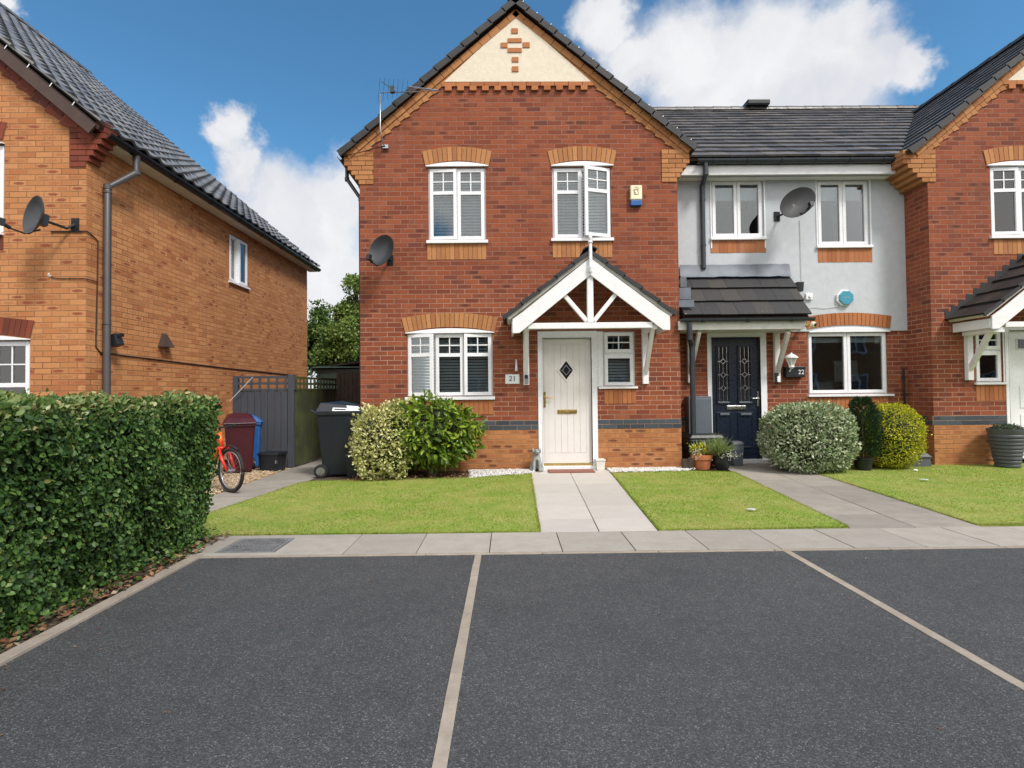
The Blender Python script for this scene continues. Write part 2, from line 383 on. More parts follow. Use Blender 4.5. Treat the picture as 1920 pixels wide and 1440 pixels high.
plain('red_paint', (.62,.02,.012), .3)
plain('terracotta', (.50,.17,.075), .75, var=.15, scale=14, bump=.3)
plain('grey_planter', (.07,.076,.088), .55, var=.1)
plain('stone_white', (.68,.66,.60), .8, bump=.4)
plain('statue_stone', (.27,.28,.27), .95, var=.35, scale=16, bump=.9, bscale=70, dirt=.3)
plain('soil', (.065,.045,.030), .98, var=.4, scale=18, bump=1.0, bscale=50)
plain('petal_yellow', (.65,.55,.03), .6)
plain('doormat', (.23,.095,.065), .95, var=.25, scale=40, bump=.8, bscale=200)
plain('interior', (.022,.023,.025), .9, var=.2, scale=2)
plain('interior_mid', (.10,.10,.095), .9, var=.3, scale=2)
plain('interior_light', (.32,.32,.30), .9, var=.2, scale=2)
plain('blind', (.84,.86,.88), .5, var=.04)
plain('alarm_cream', (.80,.73,.50), .4)
plain('alarm_blue', (.015,.10,.32), .35)
plain('teal', (.045,.27,.37), .4, var=.03)
plain('meter_grey', (.10,.12,.145), .5, var=.05)
plain('bark', (.10,.075,.05), .95, var=.35, bump=.8, bscale=30)
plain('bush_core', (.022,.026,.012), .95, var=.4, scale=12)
plain('verge_black', (.022,.022,.024), .6, var=.3)
plain('fence_brown', (.045,.028,.020), .85, var=.35, scale=12, bump=.6, bscale=40)
plain('shed_green', (.045,.085,.07), .6, var=.15)
plain('cable', (.012,.012,.013), .5)
plain('cable_white', (.6,.6,.6), .5)
plain('sticker', (.72,.73,.74), .5)
plain('ink', (.03,.03,.035), .5)
plain('number_white', (.75,.75,.76), .4)
plain('verge_brown', (.060,.034,.026), .7, var=.2, bump=.3)
# painted boards: grey, and the algae covered ones
def boardmat(name, c0, c1, c2, amt):
    m, t, p, _ = newmat(name); v = t.pos(); x, y, z = t.sep(v)
    st = t.noise(t.comb(t.math('MULTIPLY', x, 30), t.math('MULTIPLY', y, 30), t.math('MULTIPLY', z, 1.5)), 1.0, 4, 0.6)
    c = t.mix(t.maprange(st, .3, .7), (*c0, 1), (*c1, 1))
    c = t.mix(t.maprange(t.noise(v, 2.6, 5, .65), .38, .62, 0, amt), c, (*c2, 1))
    t.set(p.inputs['Base Color'], c); p.inputs['Roughness'].default_value = .85
    t.set(p.inputs['Normal'], t.bump(st, .5, .004)); M[name] = m
boardmat('fence_grey', (.040,.044,.055), (.062,.068,.082), (.050,.056,.066), .4)
boardmat('fence_moss', (.030,.034,.022), (.050,.060,.026), (.075,.095,.020), .8)
# roof tiles
def tilemat(name, ramp, rough, lich, mottle=.35):
    m, t, p, _ = newmat(name); v = t.pos()
    c = t.ramp(t.island(), ramp); n = t.noise(v, 7, 6, .7)
    c = t.mix(t.maprange(n, .35, .65, 0, mottle), c, t.mix(1, c, (1.9,1.75,1.6,1), 'MULTIPLY'))
    li = t.noise(v, 26, 3, .6)
    c = t.mix(t.maprange(li, .70, .74, 0, lich), c, (.28,.27,.22,1))
    t.set(p.inputs['Base Color'], c); t.set(p.inputs['Roughness'], t.maprange(n, .3, .7, rough-.1, rough+.12))
    p.inputs['Specular IOR Level'].default_value = .5
    t.set(p.inputs['Normal'], t.bump(t.noise(v, 90, 3, .6), .25, .003)); M[name] = m
tilemat('tile_dark', [(0,(.040,.038,.038)),(.5,(.058,.054,.052)),(1,(.080,.070,.062))], .42, .6)
tilemat('tile_canopy', [(0,(.010,.011,.013)),(.6,(.016,.016,.018)),(1,(.028,.025,.022))], .62, 1.0, .35)
tilemat('tile_grey', [(0,(.09,.093,.098)),(.5,(.13,.132,.138)),(1,(.18,.18,.178))], .34, .2)
tilemat('tile_pale', [(0,(.055,.054,.056)),(.5,(.085,.083,.083)),(1,(.12,.112,.105))], .42, .7, .5)  # paler tile colour stands in for the sky highlights along the courses
# asphalt
m, t, p, _ = newmat('asphalt'); v = t.pos()
vo = t.n('ShaderNodeTexVoronoi'); t.set(vo.inputs['Vector'], v); vo.inputs['Scale'].default_value = 210; vo.inputs['Randomness'].default_value = 1
vr = t.sep(vo.outputs['Color'])[0]
f2 = t.noise(v, 95, 4, .75)
st = t.ramp(vr, [(0,(.032,.034,.036)),(.45,(.057,.059,.062)),(.80,(.088,.090,.093)),(.95,(.135,.137,.14)),(1,(.24,.24,.24))])
c = t.mix(t.maprange(f2, .3, .7, 0, .6), st, (.036,.038,.040,1))
lg = t.noise(v, .7, 6, .65); c = t.mix(t.maprange(lg, .38, .66, 0, .5), c, t.mix(1, c, (1.45,1.45,1.42,1), 'MULTIPLY'))
lg2 = t.noise(v, 5.0, 4, .6); c = t.mix(t.maprange(lg2, .45, .7, 0, .3), c, t.mix(1, c, (.62,.63,.66,1), 'MULTIPLY'))
t.set(p.inputs['Base Color'], c); p.inputs['Roughness'].default_value = .82; p.inputs['Specular IOR Level'].default_value = .35
hh = t.math('ADD', t.math('MULTIPLY', t.math('SUBTRACT', 1, vo.outputs['Distance']), .8), t.math('MULTIPLY', f2, .5))
t.set(p.inputs['Normal'], t.bump(hh, .55, .006)); M['asphalt'] = m
islandmat('slab_warm', [(0,(.32,.295,.26)),(.5,(.37,.345,.305)),(1,(.42,.385,.34))], .85, .22, 30, .35, .003, mottle=(5,.35,(.22,.19,.16)))
islandmat('slab_pale', [(0,(.45,.42,.385)),(.5,(.50,.47,.43)),(1,(.54,.505,.46))], .8, .15, 30, .3, .003, mottle=(4,.25,(.36,.32,.28)))
islandmat('slab_grey', [(0,(.26,.24,.21)),(.5,(.31,.285,.25)),(1,(.36,.33,.285))], .8, .22, 30, .35, .003, mottle=(5,.4,(.16,.14,.12)))
islandmat('slab_strip', [(0,(.33,.285,.235)),(1,(.40,.35,.29))], .85, .3, 40, .4, .003, mottle=(7,.5,(.20,.165,.13)))
islandmat('pebble_white', [(0,(.50,.49,.46)),(.5,(.64,.63,.60)),(1,(.76,.75,.73))], .7, .1, 30, 0)
islandmat('gravel', [(0,(.30,.20,.11)),(.4,(.48,.36,.22)),(.8,(.58,.47,.33)),(1,(.35,.28,.22))], .8, .1, 30, 0)
islandmat('litter', [(0,(.12,.05,.025)),(.3,(.24,.11,.05)),(.6,(.34,.20,.11)),(.9,(.15,.11,.06)),(1,(.5,.42,.3))], .8, .2, 60, 0)
plain('joint', (.10,.085,.065), .95, bump=.4)
plain('iron', (.17,.175,.18), .6, var=.3, scale=10, bump=.5)
plain('pit_black', (.008,.008,.008), 1)  # black that stands in for the shade inside the drain
m, t, p, _ = newmat('lawn_ground'); v = t.pos(); n = t.noise(v, 3, 5, .6)
c = t.mix(t.maprange(n, .35, .65), (.18,.28,.03,1), (.33,.34,.09,1)); c = t.mix(t.maprange(t.noise(v, 50, 4, .7), .3, .7, 0, .4), c, (.12,.17,.02,1))
t.set(p.inputs['Base Color'], c); p.inputs['Roughness'].default_value = .95; M['lawn_ground'] = m
leafmat('grass_blade', [(0,(.10,.17,.014)),(.35,(.21,.31,.022)),(.7,(.33,.44,.040)),(.9,(.46,.49,.10)),(1,(.58,.52,.26))], .6, .45, patch=(1.1,.47,.7,(.45,.40,.13)))
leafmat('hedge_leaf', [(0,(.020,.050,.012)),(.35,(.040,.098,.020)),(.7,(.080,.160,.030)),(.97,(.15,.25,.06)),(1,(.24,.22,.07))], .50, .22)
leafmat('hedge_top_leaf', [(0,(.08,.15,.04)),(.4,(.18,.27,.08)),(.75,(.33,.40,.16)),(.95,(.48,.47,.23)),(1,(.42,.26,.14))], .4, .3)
leafmat('laurel_leaf', [(0,(.05,.10,.012)),(.4,(.11,.19,.016)),(.75,(.22,.32,.026)),(1,(.38,.46,.06))], .32, .25)
leafmat('variegated_cream', [(0,(.22,.26,.06)),(.25,(.46,.47,.15)),(.6,(.68,.64,.30)),(1,(.82,.77,.48))], .45, .25)
leafmat('variegated_green', [(0,(.10,.16,.06)),(.3,(.20,.28,.13)),(.6,(.40,.47,.29)),(1,(.66,.69,.52))], .45, .2)
leafmat('golden_leaf', [(0,(.20,.25,.010)),(.4,(.40,.42,.014)),(.75,(.60,.56,.02)),(1,(.74,.68,.05))], .45, .25)
leafmat('conifer_leaf', [(0,(.012,.035,.014)),(.6,(.025,.06,.022)),(1,(.05,.10,.035))], .5, .1)
leafmat('tree_leaf', [(0,(.045,.09,.02)),(.5,(.09,.16,.03)),(1,(.17,.26,.06))], .5, .25)
leafmat('tree_leaf_light', [(0,(.10,.16,.035)),(.5,(.19,.27,.06)),(1,(.32,.40,.11))], .5, .3)
leafmat('white_petal', [(0,(.55,.55,.5)),(1,(.8,.8,.76))], .6, .3)
# window glass: clear where looked through, mirror like at grazing angles
m, t, p, out = newmat('glass'); fr = t.n('ShaderNodeFresnel'); fr.inputs[0].default_value = 1.55
gl = t.n('ShaderNodeBsdfGlossy'); gl.inputs['Roughness'].default_value = .015; tr = t.n('ShaderNodeBsdfTransparent'); tr.inputs[0].default_value = (.80,.85,.86,1)
t.set(gl.inputs['Normal'], t.bump(t.noise(t.pos(), 1.6, 2, .5), .04, .05))
mx = t.n('ShaderNodeMixShader'); t.set(mx.inputs[0], t.math('ADD', t.math('MULTIPLY', fr.outputs[0], 1.4), .05, clamp=True))
t.l.new(tr.outputs[0], mx.inputs[1]); t.l.new(gl.outputs[0], mx.inputs[2]); t.l.new(mx.outputs[0], out.inputs[0]); M['glass'] = m
plain('dark_glass', (.02,.022,.025), .08, spec=.6, var=.3, scale=20)
plain('lamp_glass', (.55,.55,.53), .3)
# ================================================================== setting: ground, parking bays, paths, lawns
def sheet(name, poly, z, mat, kind='structure', thick=0.0):
    mb = MB()
    if thick: mb.polyext([(x, y, z-thick) for x, y in poly], (0, 0, thick))
    else: mb.add([(x, y, z) for x, y in poly], [tuple(range(len(poly)))])
    return tag(mb.build(name, mat), kind=kind)
def G(px, py): return onZ(px, py, 0.0)
sheet('ground', [(-600,-600),(600,-600),(600,900),(-600,900)], -0.03, 'soil')
YK = 4.17; YB = 4.745; XK = -2.41
sheet('asphalt_parking_area', [(XK+.03,-40),(40,-40),(40,YK-.035),(XK+.03,YK-.035)], -0.006, 'asphalt')
sheet('road', [(-40,-40),(XK-1.7,-40),(XK-1.7,-4),(XK+.03,-4),(XK+.03,-40.001)][:4]+[(XK+.03,-40)], -0.010, 'asphalt')
# front pavement strip of square slabs
def slabs(name, cells, z, mat, thick=0.03, gap=0.004):
    mb = MB()
    for q in cells:
        c = Vector((sum(p[0] for p in q)/4, sum(p[1] for p in q)/4, 0)); zz = z+random.uniform(-.0015, .0015); ps = []
        for p in q:
            v = Vector((p[0], p[1], 0)); d = (c-v).normalized(); ps.append((*(v+d*gap*1.4).xy, zz-thick))
        mb.polyext(ps, (0, 0, thick))
    return tag(mb.build(name, mat, bevel=0.002), kind='structure')
x = .41-.57*24; cells = []
while x < 16:
    if x+.57 > -2.50:
        a = max(x, -2.50); cells.append([(a,YK),(x+.57,YK),(x+.57,YB),(a,YB)])
    x += .57
gx = G(395,1030)[0], G(537,1011)[0]
cells = [c for c in cells if not (c[0][0] < -1.55)]
x0s = cells[0][0][0]
cells += [[(-2.55,YK),(x0s,YK),(x0s,YK+.07),(-2.55,YK+.07)],[(-2.55,YB-.09),(x0s,YB-.09),(x0s,YB),(-2.55,YB)],
          [(-2.55,YK+.07),(-2.33,YK+.07),(-2.33,YB-.09),(-2.55,YB-.09)],[(-1.86,YK+.07),(x0s,YK+.07),(x0s,YB-.09),(-1.86,YB-.09)]]
slabs('front_pavement', cells, 0.004, 'slab_warm')
sheet('pavement_bed', [(-2.6,YK-.03),(16,YK-.03),(16,YB+.01),(-2.6,YB+.01)], -0.012, 'joint')
mb = MB(); x = -2.45
while x < 16: mb.box(x+.003, x+.897, YK-.035, YK-.003, -.05, .001); x += .9
tag(mb.build('kerb_edging', 'slab_strip', bevel=.003), kind='structure')
for nm, X, w in (('bay_line', onZ(897,1037)[0], .052), ('bay_line', onZ(1466,1027)[0], .055)):
    mb = MB(); y = YK-.04; r_ = random.Random(int(X*100))
    while y > -1.5:
        L = r_.uniform(.18, .24); mb.box(X-w/2+r_.uniform(-.002,.002), X+w/2, y-L+.003, y, -.05, -.002+r_.uniform(0,.002)); y -= L
    tag(mb.build(nm, 'slab_strip', bevel=.002), kind='structure')
mb = MB(); y = YK+.02
while y > -3: mb.box(XK-.05, XK+.03, y-.9+.004, y, -.08, .012); y -= .9
tag(mb.build('hedge_kerb', 'slab_strip', bevel=.004), kind='structure')
sheet('hedge_bed', [(-5.2,-3),(XK-.05,-3),(XK-.05,YB+.05),(-5.2,YB+.05)], -0.002, 'soil')
# lawns
lawns = {
 'a': [G(380,1005),G(1012,998),G(995,889),G(885,896),G(700,900),G(580,904),G(565,906),G(385,966)],
 'b': [G(1237,996),G(1590,989),G(1376,886),G(1300,884),G(1147,888)],
 'c': [G(1832,985),(14,4.80),(14,8.25),G(1756,869),G(1502,879)]}
def inpoly(P, poly):
    x, y = P[:, 0], P[:, 1]; ins = np.zeros(len(P), bool); n = len(poly); j = n-1
    for i in range(n):
        xi, yi = poly[i]; xj, yj = poly[j]
        c = ((yi > y) != (yj > y)) & (x < (xj-xi)*(y-yi)/(yj-yi+1e-12)+xi); ins ^= c; j = i
    return ins
def area(poly): return abs(sum(poly[i][0]*poly[(i+1) % len(poly)][1]-poly[(i+1) % len(poly)][0]*poly[i][1] for i in range(len(poly))))/2
def sample(poly, k):
    P = np.array(poly); lo, hi = P.min(0), P.max(0); out = np.zeros((0, 2))
    while len(out) < k:
        q = lo+rng.random((k, 2))*(hi-lo); out = np.concatenate([out, q[inpoly(q, poly)]])
    return out[:k]
for key, poly in lawns.items():
    sheet('lawn', poly, 0.010, 'lawn_ground', thick=.035)
    k = int(area(poly)*(4600 if key != 'c' else 3200)); P = sample(poly, k)
    E_ = np.array(poly); seg = [(E_[i], E_[(i+1) % len(E_)]) for i in range(len(E_))]
    ed = np.concatenate([a+(b-a)*rng.random((int(np.linalg.norm(b-a)*450), 1))+rng.normal(0, .008, (int(np.linalg.norm(b-a)*450), 2)) for a, b in seg]); P = np.concatenate([P, ed]); k = len(P)
    pos = np.column_stack([P, np.full(k, .008)])
    up = unit(np.column_stack([rng.normal(0, 1.1, k), rng.normal(0, 1.1, k), np.ones(k)]))
    patch = .6+.4*np.sin(P[:, 0]*2.1+1)*np.cos(P[:, 1]*1.7)
    h = rng.uniform(.012, .030, k)*(.8+.4*patch)
    tv = [(0,-.5,0),(0,.5,0),(.6,.28,.0),(1,0,.0),(.6,-.28,.0)]
    tf = [(0,1,2,4),(4,2,3)]
    side = unit(rnd3(k)*[1,1,.1])
    o = scatter('lawn_grass', tv, tf, pos, up, side, np.column_stack([h, rng.uniform(.0025,.0045,k), h]), 'grass_blade')
    tag(o, kind='stuff')
# paths
def rowpath(name, L, R, ys, mat, cols=2, z=.003):
    """L, R, : functions Y -> X of the two edges"""
    cells = []
    for a, b in zip(ys[:-1], ys[1:]):
        for c in range(cols):
            f0, f1 = c/cols, (c+1)/cols
            cells.append([(L(a)+(R(a)-L(a))*f0, a), (L(a)+(R(a)-L(a))*f1, a), (L(b)+(R(b)-L(b))*f1, b), (L(b)+(R(b)-L(b))*f0, b)])
    lo, hi = ys[0], ys[-1]
    sheet(name+'_bed', [(L(lo),lo),(R(lo),lo),(R(hi),hi),(L(hi),hi)], z-.012, 'joint')
    return slabs(name, cells, z, mat)
def lin(p, q): return lambda y: p[0]+(q[0]-p[0])*(y-p[1])/(q[1]-p[1])
pl0, pl1 = G(1013,998), G(995,888); pr0, pr1 = G(1235,997), G(1144,886)
ys = [YB, G(1100,973.5)[1], G(1100,948)[1], G(1100,925.5)[1], G(1100,907.5)[1], G(1100,889)[1], 8.45]
rowpath('door_path', lin(pl0, pl1), lin(pr0, pr1), ys, 'slab_pale')
ql0, ql1 = G(1590,989), G(1375,885.5); qr0, qr1 = G(1832,985.5), G(1500,878)
def qR(y): return qr0[0]+(qr1[0]-qr0[0])*((y-qr0[1])/(qr1[1]-qr0[1]))
ys = [YB+i*(8.9-YB)/8 for i in range(9)]
rowpath('neighbour_path', lin(ql0, ql1), lin(qr0, qr1), ys, 'slab_grey')
ys = [YB+.60*i for i in range(20)]
rowpath('side_path', lambda y: -3.66, lambda y: (-3.14+(.27)*(y-5.5)/1.9) if y < 7.4 else -2.87, ys, 'slab_grey', cols=1)
# white edging and pebbles
def pebbles(name, poly, k, s0, s1, mat, z=0.0, label=None):
    P = sample(poly, k); 
    tv = [(1,0,0),(.3,.8,0),(-.8,.6,0),(-.9,-.5,0),(.2,-.9,0),(.1,.05,.62),(0,0,-.5)]; tf = [(0,1,5),(1,2,5),(2,3,5),(3,4,5),(4,0,5),(1,0,6),(2,1,6),(3,2,6),(4,3,6),(0,4,6)]
    pos = np.column_stack([P, z+rng.uniform(.0, .02, k)])
    ax = unit(rnd3(k)*[1,1,.25]); up = unit(rnd3(k)*.35+[0,0,1])
    return tag(scatter(name, tv, tf, pos, ax, up, rng.uniform(s0, s1, k), mat), kind='stuff')
pebbles('white_pebbles', [G(1146,887),G(1290,884),(3.02,8.46),(1.55,8.46)], 3200, .010, .024, 'pebble_white', .005)
pebbles('white_pebbles', [G(880,897),G(1000,889),(.42,8.46),(-.65,8.46)], 2200, .010, .022, 'pebble_white', .005)
pebbles('gravel_bed', [(-5.5,5.2),(-3.68,5.2),(-3.68,8.95),(-5.5,8.95)], 14000, .008, .020, 'gravel', .0)
sheet('gravel_bed_base', [(-5.5,5.0),(-3.66,5.0),(-3.66,13),(-5.5,13)], -0.008, 'gravel')
sheet('planting_bed', [G(565,906),G(700,900),G(885,896),G(995,889),(.38,8.47),(-2.5,8.47),(-2.87,7.9)], 0.0, 'soil')
sheet('planting_bed', [G(1502,879),G(1756,869.5),(6.6,8.95),(4.2,8.95)], 0.0, 'soil')
k = 900; P = np.column_stack([rng.uniform(XK-.22, XK-.045, k), rng.uniform(-.5, YB, k)])
def litter(name, P, z, s0, s1, mat='litter'):
    k = len(P); return tag(scatter(name, *LEAFS, np.column_stack([P, z+rng.uniform(.002,.03,k)]), unit(rnd3(k)*[1,1,.35]), unit(rnd3(k)*.6+[0,0,1]), rng.uniform(s0,s1,k), mat), kind='stuff')
litter('leaf_litter', P, .004, .025, .06)
P = sample([G(640,905),G(890,897),(-.6,8.2),(-2.3,8.2)], 900); litter('leaf_litter', P, .005, .02, .05)
P = sample([G(690,897),G(985,890),(.3,8.0),(-2.2,8.0)], 60); litter('leaf_litter', P, .02, .02, .05)

k = 160; P = np.column_stack([rng.uniform(XK+.05, 6, k), rng.uniform(.4, YK-.05, k)]); P[:90,0] = XK+.04+rng.random(90)**2*.5; P[90:130,1] = YK-.04-rng.random(40)**2*.25
tag(scatter('grit', *LEAFS, np.column_stack([P, np.full(k, -.001)]), unit(rnd3(k)*[1,1,.1]), unit(rnd3(k)*.15+[0,0,1]), rng.uniform(.008,.022,k), 'litter'), kind='stuff')
# ================================================================== house building helpers
def wall_xz(mb, x0, x1, z0, z1, Y, holes, depth=0.11, skip=()):
    """front-facing wall sheet at Y with rectangular holes and their reveals"""
    xs = sorted({x0, x1, *[h[i] for h in holes for i in (0,1) if x0 < h[i] < x1]})
    zs = sorted({z0, z1, *[h[i] for h in holes for i in (2,3) if z0 < h[i] < z1]})
    for a, b in zip(xs[:-1], xs[1:]):
        for c, d in zip(zs[:-1], zs[1:]):
            m_ = ((a+b)/2, (c+d)/2)
            if any(h[0] < m_[0] < h[1] and h[2] < m_[1] < h[3] for h in holes): continue
            mb.add([(a,Y,c),(b,Y,c),(b,Y,d),(a,Y,d)], [(0,1,2,3)])
    for h in holes:
        a, b = max(h[0], x0), min(h[1], x1); c, d = max(h[2], z0), min(h[3], z1)
        if a >= b or c >= d: continue
        y2 = Y+depth
        if h[0] >= x0: mb.add([(a,Y,c),(a,y2,c),(a,y2,d),(a,Y,d)], [(0,1,2,3)])
        if h[1] <= x1: mb.add([(b,Y,c),(b,y2,c),(b,y2,d),(b,Y,d)], [(3,2,1,0)])
        if h[3] <= z1: mb.add([(a,Y,d),(b,Y,d),(b,y2,d),(a,y2,d)], [(3,2,1,0)])
        if h[2] >= z0: mb.add([(a,Y,c),(b,Y,c),(b,y2,c),(a,y2,c)], [(0,1,2,3)])
def soldier_panel(parent, x0, x1, z0, z1, Y, mat='voussoir_brown', proud=.003):
    mb = MB(); n = max(2, round((x1-x0)/.075)); w = (x1-x0)/n
    for i in range(n): mb.box(x0+i*w+.0035, x0+(i+1)*w-.0035, Y-proud-random.uniform(.001,.004), Y+.02, z0+.004, z1-.004)
    o = mb.build('soldier_course', mat, parent)
    return o
def arch(parent, xa, xb, zs, rise, h, Y, mat='voussoir_buff', spread=.05, n=None, proud=.010):
    """segmental brick arch; xa..xb = inner span, zs = springing, rise = inner rise, h = brick height"""
    c = (xb-xa)/2; R = (c*c+rise*rise)/(2*rise); cx = (xa+xb)/2; cz = zs+rise-R; a0 = math.asin(c/R)
    # radial joints fan from a nearer centre so the ends lean outwards like the real arch
    mb = MB(); n = n or max(6, round((xb-xa)/.072)); g = .0045
    def P(u, k):     # u -1..1 along, k 0 inner 1 outer
        th = a0*u; x = cx+R*math.sin(th); z = cz+R*math.cos(th)
        return (x+spread*u*k, z+h*k)
    for i in range(n):
        u0 = -1+2*i/n; u1 = -1+2*(i+1)/n; q = [P(u0,0),P(u1,0),P(u1,1),P(u0,1)]
        q = [(q[0][0]+g/2*2, q[0][1]),(q[1][0]-g/2*2, q[1][1]),(q[2][0]-g, q[2][1]),(q[3][0]+g, q[3][1])]
        mb.prism(q, Y-proud-random.uniform(0,.004), Y+.02)
    o = mb.build('arch', mat, parent)
    bk = MB(); N = 24
    ps = [P(-1+2*i/N, 0) for i in range(N+1)]+[P(1-2*i/N, 1) for i in range(N+1)]
    bk.prism(ps, Y-proud+.006, Y+.015); bk.build('mortar', 'mortar_dark', o)
    return o
def headboard(parent, x0, x1, z0, rise, Y, lip=.03):
    mb = MB(); N = 20; ps = [(x0, z0), (x1, z0)]+[(x1-(x1-x0)*i/N, z0+.012+rise*(1-(1-2*i/N)**2)) for i in range(N+1)]
    mb.prism(ps, Y-lip, Y+.05); return mb.build('head_board', 'upvc', parent, bevel=.003)
def window(parent, x0, x1, z0, z1, Y, lights, blind=None, recess=.035, sill=True, sill_ext=(.03,.03), trans=.34, name='window', interior='interior', sillh=.03):
    """lights: (u0, u1, hinge L/R/0, degrees open, kind) in fractions of the inner width"""
    fw = .045; yf = Y+recess
    mb = MB()
    mb.box(x0, x0+fw, yf, yf+.06, z0, z1); mb.box(x1-fw, x1, yf, yf+.06, z0, z1)
    mb.box(x0+fw, x1-fw, yf, yf+.06, z1-fw, z1); mb.box(x0+fw, x1-fw, yf, yf+.06, z0, z0+fw)
    ix0, ix1 = x0+fw*.5, x1-fw*.5; W_ = ix1-ix0
    for a, b in zip(lights[:-1], lights[1:]):
        xm = ix0+W_*(a[1]+b[0])/2; mb.box(xm-.02, xm+.02, yf+.004, yf+.055, z0+fw, z1-fw)
    w = mb.build(name, 'upvc', parent, bevel=.003)
    for (u0, u1, hinge, ang, kind) in lights:
        a, b = ix0+W_*u0+.004, ix0+W_*u1-.004; c, d = z0+fw*.45, z1-fw*.45; st = .052; yo = yf-.018
        cb = MB(); gb = MB()
        zt = d-(d-c)*trans
        cb.box(a, a+st, yo, yo+.05, c, d); cb.box(b-st, b, yo, yo+.05, c, d)
        cb.box(a+st, b-st, yo, yo+.05, c, c+st); cb.box(a+st, b-st, yo, yo+.05, d-st, d)
        if kind in ('geo', 'split'):
            cb.box(a+st, b-st, yo+.001, yo+.049, zt-.028, zt+.028)
            xm = (a+b)/2; zm = (zt+.028+d-st)/2; g = .009
            cb.box(xm-g, xm+g, yo+.010, yo+.022, zt+.028, d-st)
            cb.box(a+st, xm-g, yo+.010, yo+.022, zm-g, zm+g); cb.box(xm+g, b-st, yo+.010, yo+.022, zm-g, zm+g)
        # rubber gasket line
        gb.box(a+st*.9, b-st*.9, yo+.024, yo+.029, c+st*.9, d-st*.9)
        piv = (a, yo+.05, 0) if hinge == 'L' else (b, yo+.05, 0)
        if ang:
            s_ = math.radians(ang)*(-1 if hinge == 'L' else 1); cb.rot(s_, 'Z', piv); gb.rot(s_, 'Z', piv)
        cb.build('casement', 'upvc', w, bevel=.003); gb.build('pane', 'glass', w)
    if blind:
        bl = MB(); pitch, tilt, wid, zlow = blind; zz = z1-.06; yb = yf+.11
        while zz > z0+.03+(z1-z0)*zlow:
            dy, dz = wid/2*math.cos(tilt), wid/2*math.sin(tilt); sag = random.uniform(-.0015,.0015)
            bl.add([(x0+.03,yb-dy,zz-dz),(x1-.03,yb-dy,zz-dz+sag),(x1-.03,yb+dy,zz+dz+sag),(x0+.03,yb+dy,zz+dz),
                    (x0+.03,yb-dy,zz-dz+.003),(x1-.03,yb-dy,zz-dz+.003+sag),(x1-.03,yb+dy,zz+dz+.003+sag),(x0+.03,yb+dy,zz+dz+.003)],
                   [(0,1,2,3),(7,6,5,4),(0,4,5,1),(2,6,7,3),(1,5,6,2),(3,7,4,0)]); zz -= pitch
        for k in (.2, .5, .8) if x1-x0 > .7 else (.3, .7):
            xx = x0+(x1-x0)*k; bl.box(xx-.0015, xx+.0015, yb-wid/2-.003, yb-wid/2, z0+.05, z1-.05)
        bl.build('blind', 'blind', w, fix=False)
    ib = MB(); yi = yf+.06; x0i, x1i, z0i, z1i = x0+.01, x1-.01, z0+.01, z1-.01; e = .55
    ib.add([(x0i,yi,z0i),(x1i,yi,z0i),(x1i,yi,z1i),(x0i,yi,z1i),(x0i-e,yi+1.8,z0i-e),(x1i+e,yi+1.8,z0i-e),(x1i+e,yi+1.8,z1i+e*.3),(x0i-e,yi+1.8,z1i+e*.3)],
           [(0,1,5,4),(1,2,6,5),(2,3,7,6),(3,0,4,7),(4,5,6,7)])
    ib.build('interior', interior, w, fix=False)
    if sill:
        sb = MB(); sb.box(x0-sill_ext[0], x1+sill_ext[1], Y-.045, yf+.01, z0-sillh, z0-.001); sb.build('sill', 'upvc', w, bevel=.004)
    return w
def tiles(mb, O, U, V, L, nt, S_, nc, thick=.022, prof=None, nu=2, stag=False, rnd=.004, overlap=.06, seed=1, ang=.022):
    """interlocking tiles: O eave start, U along eave, V up the slope; nt tiles x nc courses"""
    r_ = random.Random(seed); O, U, V = Vector(O), Vector(U).normalized(), Vector(V).normalized(); N = U.cross(V).normalized()
    if N.z < 0: N = -N
    tw = L/nt; g = S_/nc
    for j in range(nc):
        for i in range(-1 if (stag and j % 2) else 0, nt):
            a = i*tw+(tw/2 if (stag and j % 2) else 0); b = a+tw; a = max(a, 0); b = min(b, L)
            if b-a < .02: continue
            dz = r_.uniform(0, rnd); dv = r_.uniform(-.004, .004); v0 = j*g+dv; v1 = (j+1)*g+overlap
            k = len(mb.v); pr = []
            for q in range(nu):
                f = q/(nu-1); u = a+.0015+(b-a-.003)*f; h = prof(((u/tw) % 1.0) if not stag else f) if prof else 0
                lo = O+U*u+V*v0+N*(h+dz); hi = O+U*u+V*v1+N*(h*.9+dz-.004)
                mb.v += [tuple(lo+N*ang), tuple(hi), tuple(lo+N*(ang-thick)), ]
                pr.append(k+3*q)
            for q in range(nu-1):
                c0, c1 = pr[q], pr[q+1]
                mb.f += [(c0, c1, c1+1, c0+1), (c0+2, c1+2, c1, c0), (c0+2, c0+1, c1+1, c1+2)]
            mb.f += [(pr[0], pr[0]+1, pr[0]+2), (pr[-1], pr[-1]+2, pr[-1]+1)]
def slab(mb, pts, t):      # thin board under tiles; pts 4 corners, extruded down the normal
    a, b, c = Vector(pts[0]), Vector(pts[1]), Vector(pts[2]); n = (b-a).cross(c-a).normalized()
    if n.z > 0: n = -n
    mb.polyext(pts, n*t)
